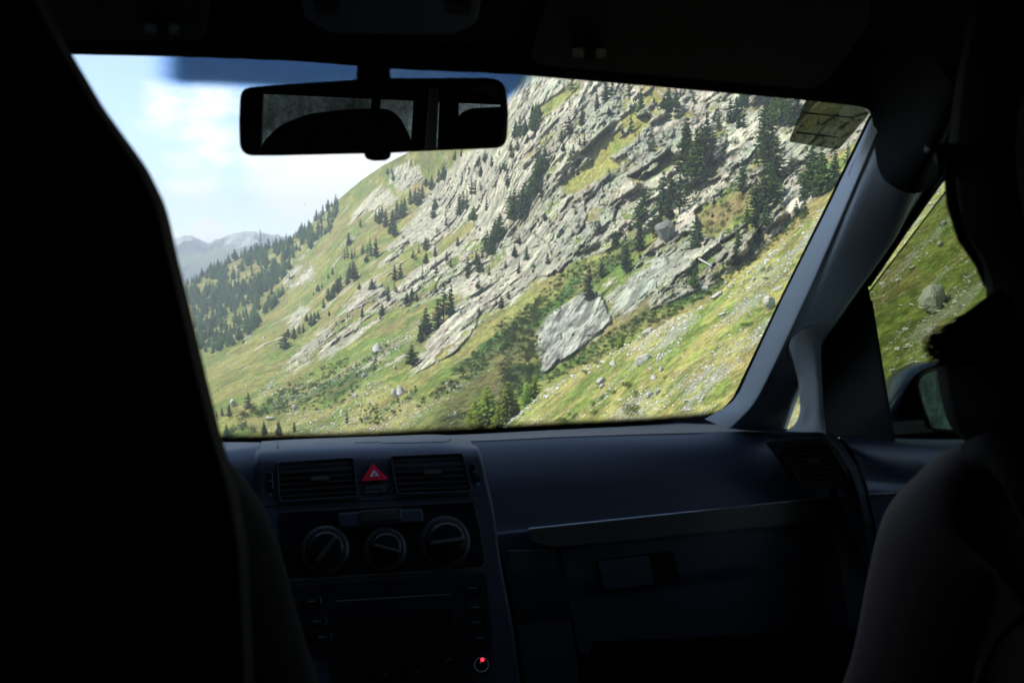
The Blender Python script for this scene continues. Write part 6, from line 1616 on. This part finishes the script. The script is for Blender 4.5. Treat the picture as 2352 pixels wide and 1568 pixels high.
# passenger
pn = []; pe = []
def add(nds, a): 
    for nd in nds:
        pn.append(nd); pe.append((a, len(pn) - 1)); a = len(pn) - 1
    return a
px0, py0 = .56, .30
pn.append((px0, py0, Zr(-.68), .13))
ch = add([(px0, py0 - .01, Zr(-.52), .125), (px0 - .01, py0, Zr(-.36), .13), (px0 - .02, py0 + .02, Zr(-.22), .115)], 0)
nk = add([(px0 - .03, py0 + .035, Zr(-.13), .055), (px0 - .035, py0 + .05, Zr(-.06), .05)], ch)
hd = add([(px0 - .04, py0 + .07, Zr(.02), .078), (px0 - .04, py0 + .075, Zr(.09), .088), (px0 - .04, py0 + .07, Zr(.145), .06)], nk)
sh = add([W3(2315, 1125, .58, .060), W3(2268, 1210, .59, .070), W3(2235, 1300, .60, .070), W3(2190, 1430, .61, .066), W3(2140, 1570, .63, .060)], ch)
fa = add([W3(2000, 1690, .72, .038), W3(1930, 1760, .80, .030), W3(1880, 1800, .86, .024)], sh)
hnd = len(pn) - 1; hp = np.array(pn[hnd][:3])
pm = add([(*(hp + [-.02, .04, -.005]), .022, .012)], hnd)
for k in range(4):
    q = hp + np.array([-.05 + .022 * k, .065, -.01]); add([(*q, .0085), (*(q + [-.004, .028, -.012]), .008), (*(q + [-.004, .045, -.03]), .0075)], pm)
add([(*(hp + [-.06, .02, -.01]), .010), (*(hp + [-.075, .045, -.02]), .009)], pm)
shR = add([(px0 + .16, py0, Zr(-.20), .055), (px0 + .19, py0 + .06, Zr(-.36), .05), (px0 + .17, py0 + .16, Zr(-.48), .04), (px0 + .08, py0 + .30, Zr(-.52), .028), (px0 + .05, py0 + .34, Zr(-.525), .024)], ch)
for s in (-1, 1):
    add([(px0 + .10 * s, py0 + .05, Zr(-.64), .09), (px0 + .10 * s, py0 + .45, Zr(-.56), .07), (px0 + .10 * s, py0 + .62, Zr(-.85), .05), (px0 + .10 * s, py0 + .70, Zr(-1.04), .04), (px0 + .10 * s, py0 + .82, Zr(-1.07), .035)], 0)
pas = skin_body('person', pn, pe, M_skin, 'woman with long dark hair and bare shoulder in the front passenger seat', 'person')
# face features: nose, lips
hc = np.array([px0 - .04, py0 + .075, Zr(.085)])
fdir = np.array([-.25, .97, 0])
def wp(name, mb, mat, par, smooth=True):
    o = mk(name, mb.v, mb.f, mat, None, smooth); o.parent = par; o.location = o.location - par.location; return o
sideF = np.array([.97, .25, 0])
mb3 = MB()
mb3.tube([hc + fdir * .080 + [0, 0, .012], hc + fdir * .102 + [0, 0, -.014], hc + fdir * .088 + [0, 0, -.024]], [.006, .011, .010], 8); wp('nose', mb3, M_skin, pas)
mb3 = MB(); mb3.tube([hc + fdir * .086 + sideF * -.02 + [0, 0, -.045], hc + fdir * .092 + [0, 0, -.045], hc + fdir * .086 + sideF * .02 + [0, 0, -.045]], [.003, .006, .003], 6); wp('lips', mb3, plastic('lip', (.4, .12, .1), .4, .4, 0), pas)
# sunglasses: lens, frame, and white dots painted as glints at the hinge
G1 = atd(2168, 372, .545)
mb3 = MB(); A = [atd(u, v, .545) for u, v in rounded([(2156, 341), (2176, 340), (2200, 345), (2205, 400), (2185, 408), (2166, 395), (2158, 370)], 6)]; mb3.prism(A, [p + FW * .004 for p in A]); wp('sunglass_lens', mb3, M_lens, pas, False)
mb3 = MB(); mb3.tube([atd(u, v, .54) for u, v in ((2128, 343), (2150, 341), (2180, 338), (2230, 345), (2300, 352))], [.0028, .0026, .0024, .003, .003], 6)
mb3.tube([atd(u, v, .54) for u, v in ((2153, 345), (2157, 375), (2168, 400), (2190, 412))], .002, 5); wp('sunglass_frame', mb3, M_black, pas)
def ball(c, r_):
    m = MB(); V_, F_ = rock_geo(1, 2); bm = bmesh.new(); bmesh.ops.create_icosphere(bm, subdivisions=2, radius=r_); m.add([np.array(v.co[:]) + c for v in bm.verts], [[v.index for v in f.verts] for f in bm.faces]); bm.free(); return m
for u, v in ((2137, 343), (2154, 343)): wp('hinge_glint', ball(atd(u, v, .537), .0016), M_white, pas)
# hair: a closed mass following the outline, with loose strands
hv_ = [(-60, 2240, .50), (60, 2215, .49), (180, 2190, .49), (300, 2176, .49), (345, 2170, .49), (440, 2178, .49), (530, 2196, .49), (590, 2238, .49), (650, 2262, .49), (690, 2262, .49), (715, 2250, .49), (745, 2225, .49), (790, 2185, .49), (835, 2150, .49), (880, 2150, .5), (960, 2168, .5), (1010, 2200, .51), (1040, 2260, .52)]
rr_ = []
for v, ul, d in hv_:
    uc = 2460; a = (uc - ul) / FPX * d; c = atd(uc, v, d + .05); ring = []
    for k in range(20):
        th = 2 * math.pi * k / 20; ring.append(c + RX * (-a * math.cos(th)) + FW * (.085 * math.sin(th) * min(1, a / .1)))
    rr_.append(ring + ring[:1])
hm = loft('hair', rr_, M_hair, None, (3, 1)); hm.parent = pas; hm.location = hm.location - pas.location
rs_ = random.Random(5); st = MB()
for i in range(190):
    q = rs_.random(); d = rs_.uniform(.47, .52); u0, v0 = 2300 + rs_.uniform(-20, 30), 672 + 150 * q + rs_.gauss(0, 6)
    tu, tv_ = 2112 + (q - .6) ** 2 * 220 + abs(rs_.gauss(0, 18)), 748 + 88 * q + rs_.gauss(0, 13)
    wv = rs_.uniform(-7, 9)
    st.tube([atd(u0, v0, d), atd(u0 * .62 + tu * .38, v0 * .62 + tv_ * .38 + wv, d), atd(u0 * .3 + tu * .7, v0 * .3 + tv_ * .7 - wv * .3, d), atd(tu, tv_, d)], [.0012, .0010, .0007, .0002], 3)
for i in range(34):      # wisps along the cheek
    d = rs_.uniform(.47, .5); o_ = rs_.uniform(-4, 20)
    st.tube([atd(2170 + o_, 370, d), atd(2180 + o_ * 1.1, 470, d), atd(2205 + o_, 550, d), atd(2245 + o_ * .6, 610, d), atd(2262, 660, d)], [.0005, .0009, .0009, .0009, .0005], 3)
wp('hair_strands', st, M_hair, pas)
# strap of her top
mb3 = MB(); mb3.tube([atd(2240, 1038, .545), atd(2290, 1030, .52), atd(2350, 1100, .50), atd(2420, 1240, .50)], [.010, .012, .012, .012], 6); wp('top_strap', mb3, M_shirt, pas)
mb3 = MB(); mb3.tube([(px0, py0, Zr(-.70)), (px0, py0, Zr(-.5)), (px0 - .005, py0 + .005, Zr(-.33))], [.15, .142, .136], 16); wp('top', mb3, M_shirt, pas)
# driver: shirt-sleeved arm reaching towards the gear lever, body hidden by the seat
dn = []; de = []
pn, pe = dn, de
dn.append((-.27, .42, Zr(-.66), .14))
c1_ = add([(-.27, .40, Zr(-.46), .14), (-.27, .40, Zr(-.30), .13), (-.27, .42, Zr(-.17), .11)], 0)
k1 = add([(-.27, .44, Zr(-.09), .055), (-.27, .46, Zr(-.04), .05)], c1_)
add([(-.27, .48, Zr(.02), .075), (-.27, .48, Zr(.075), .08), (-.27, .475, Zr(.12), .055)], k1)
ar = add([W3(290, 1190, .46, .046), W3(385, 1290, .47, .046), W3(455, 1430, .49, .042), W3(520, 1590, .52, .038), W3(640, 1760, .60, .030), W3(720, 1850, .68, .024)], c1_)
hp = np.array(dn[-1][:3]); pmm = add([(*(hp + [.01, .04, -.005]), .024, .014)], ar)
for k in range(4):
    q = hp + np.array([-.02 + .022 * k, .07, -.01]); add([(*q, .0088), (*(q + [0, .025, -.016]), .008), (*(q + [0, .03, -.04]), .0075)], pmm)
add([(*(hp + [-.03, .03, -.01]), .010), (*(hp + [-.045, .055, -.025]), .009)], pmm)
add([(-.43, .42, Zr(-.19), .055), (-.46, .52, Zr(-.34), .045), (-.40, .72, Zr(-.36), .034), (-.36, .84, Zr(-.32), .026)], c1_)
for s in (-1, 1): add([(-.27 + .1 * s, .5, Zr(-.64), .09), (-.27 + .1 * s, .88, Zr(-.55), .07), (-.27 + .1 * s, 1.05, Zr(-.85), .05), (-.27 + .1 * s, 1.15, Zr(-1.05), .04)], 0)
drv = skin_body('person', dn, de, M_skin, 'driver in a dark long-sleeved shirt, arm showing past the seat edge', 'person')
mb3 = MB(); mb3.tube([atd(230, 1120, .46), atd(320, 1200, .46), atd(390, 1290, .47), atd(458, 1430, .49), atd(525, 1590, .52), atd(620, 1730, .58)], [.05, .060, .060, .056, .054, .046], 14)
sl_ = wp('shirt_sleeve', mb3, M_shirt, drv)
rngs = random.Random(8)
V_ = np.array([v.co[:] for v in sl_.data.vertices]); dsp = (fbm(V_ / .035, 3, 8) - .5) * .012
nn = np.zeros_like(V_); sl_.data.vertices.foreach_set('co', (V_ + dsp[:, None] * np.array([1, -.6, .4])).astype(np.float32).ravel()); subs(sl_, 2)
mb3 = MB(); mb3.tube([(-.27, .40, Zr(-.68)), (-.27, .40, Zr(-.45)), (-.27, .40, Zr(-.28)), (-.27, .42, Zr(-.17))], [.16, .155, .15, .12], 16); wp('shirt', mb3, M_shirt, drv)
mb3 = ball(np.array([-.27, .465, Zr(.09)]), .088); wp('hair', mb3, M_hair, drv)
# ---------------------------------------------------------------- haze
def haze():
    m = bpy.data.materials.new('haze_air'); m.use_nodes = True; t = m.node_tree; t.nodes.clear()
    o = N(t, 'ShaderNodeOutputMaterial'); v = N(t, 'ShaderNodeVolumePrincipled')
    v.inputs['Color'].default_value = (.88, .95, 1.0, 1); v.inputs['Density'].default_value = HAZE; v.inputs['Anisotropy'].default_value = 0.0
    L(t, v.outputs[0], o.inputs['Volume'])
    ob = MB().box(-3500, 3900, -3500, 4300, -100, 330).build('haze', m)
    setp(ob, 'thin pale valley haze', None, None, 'stuff')
HAZE = 3.5e-4
haze()
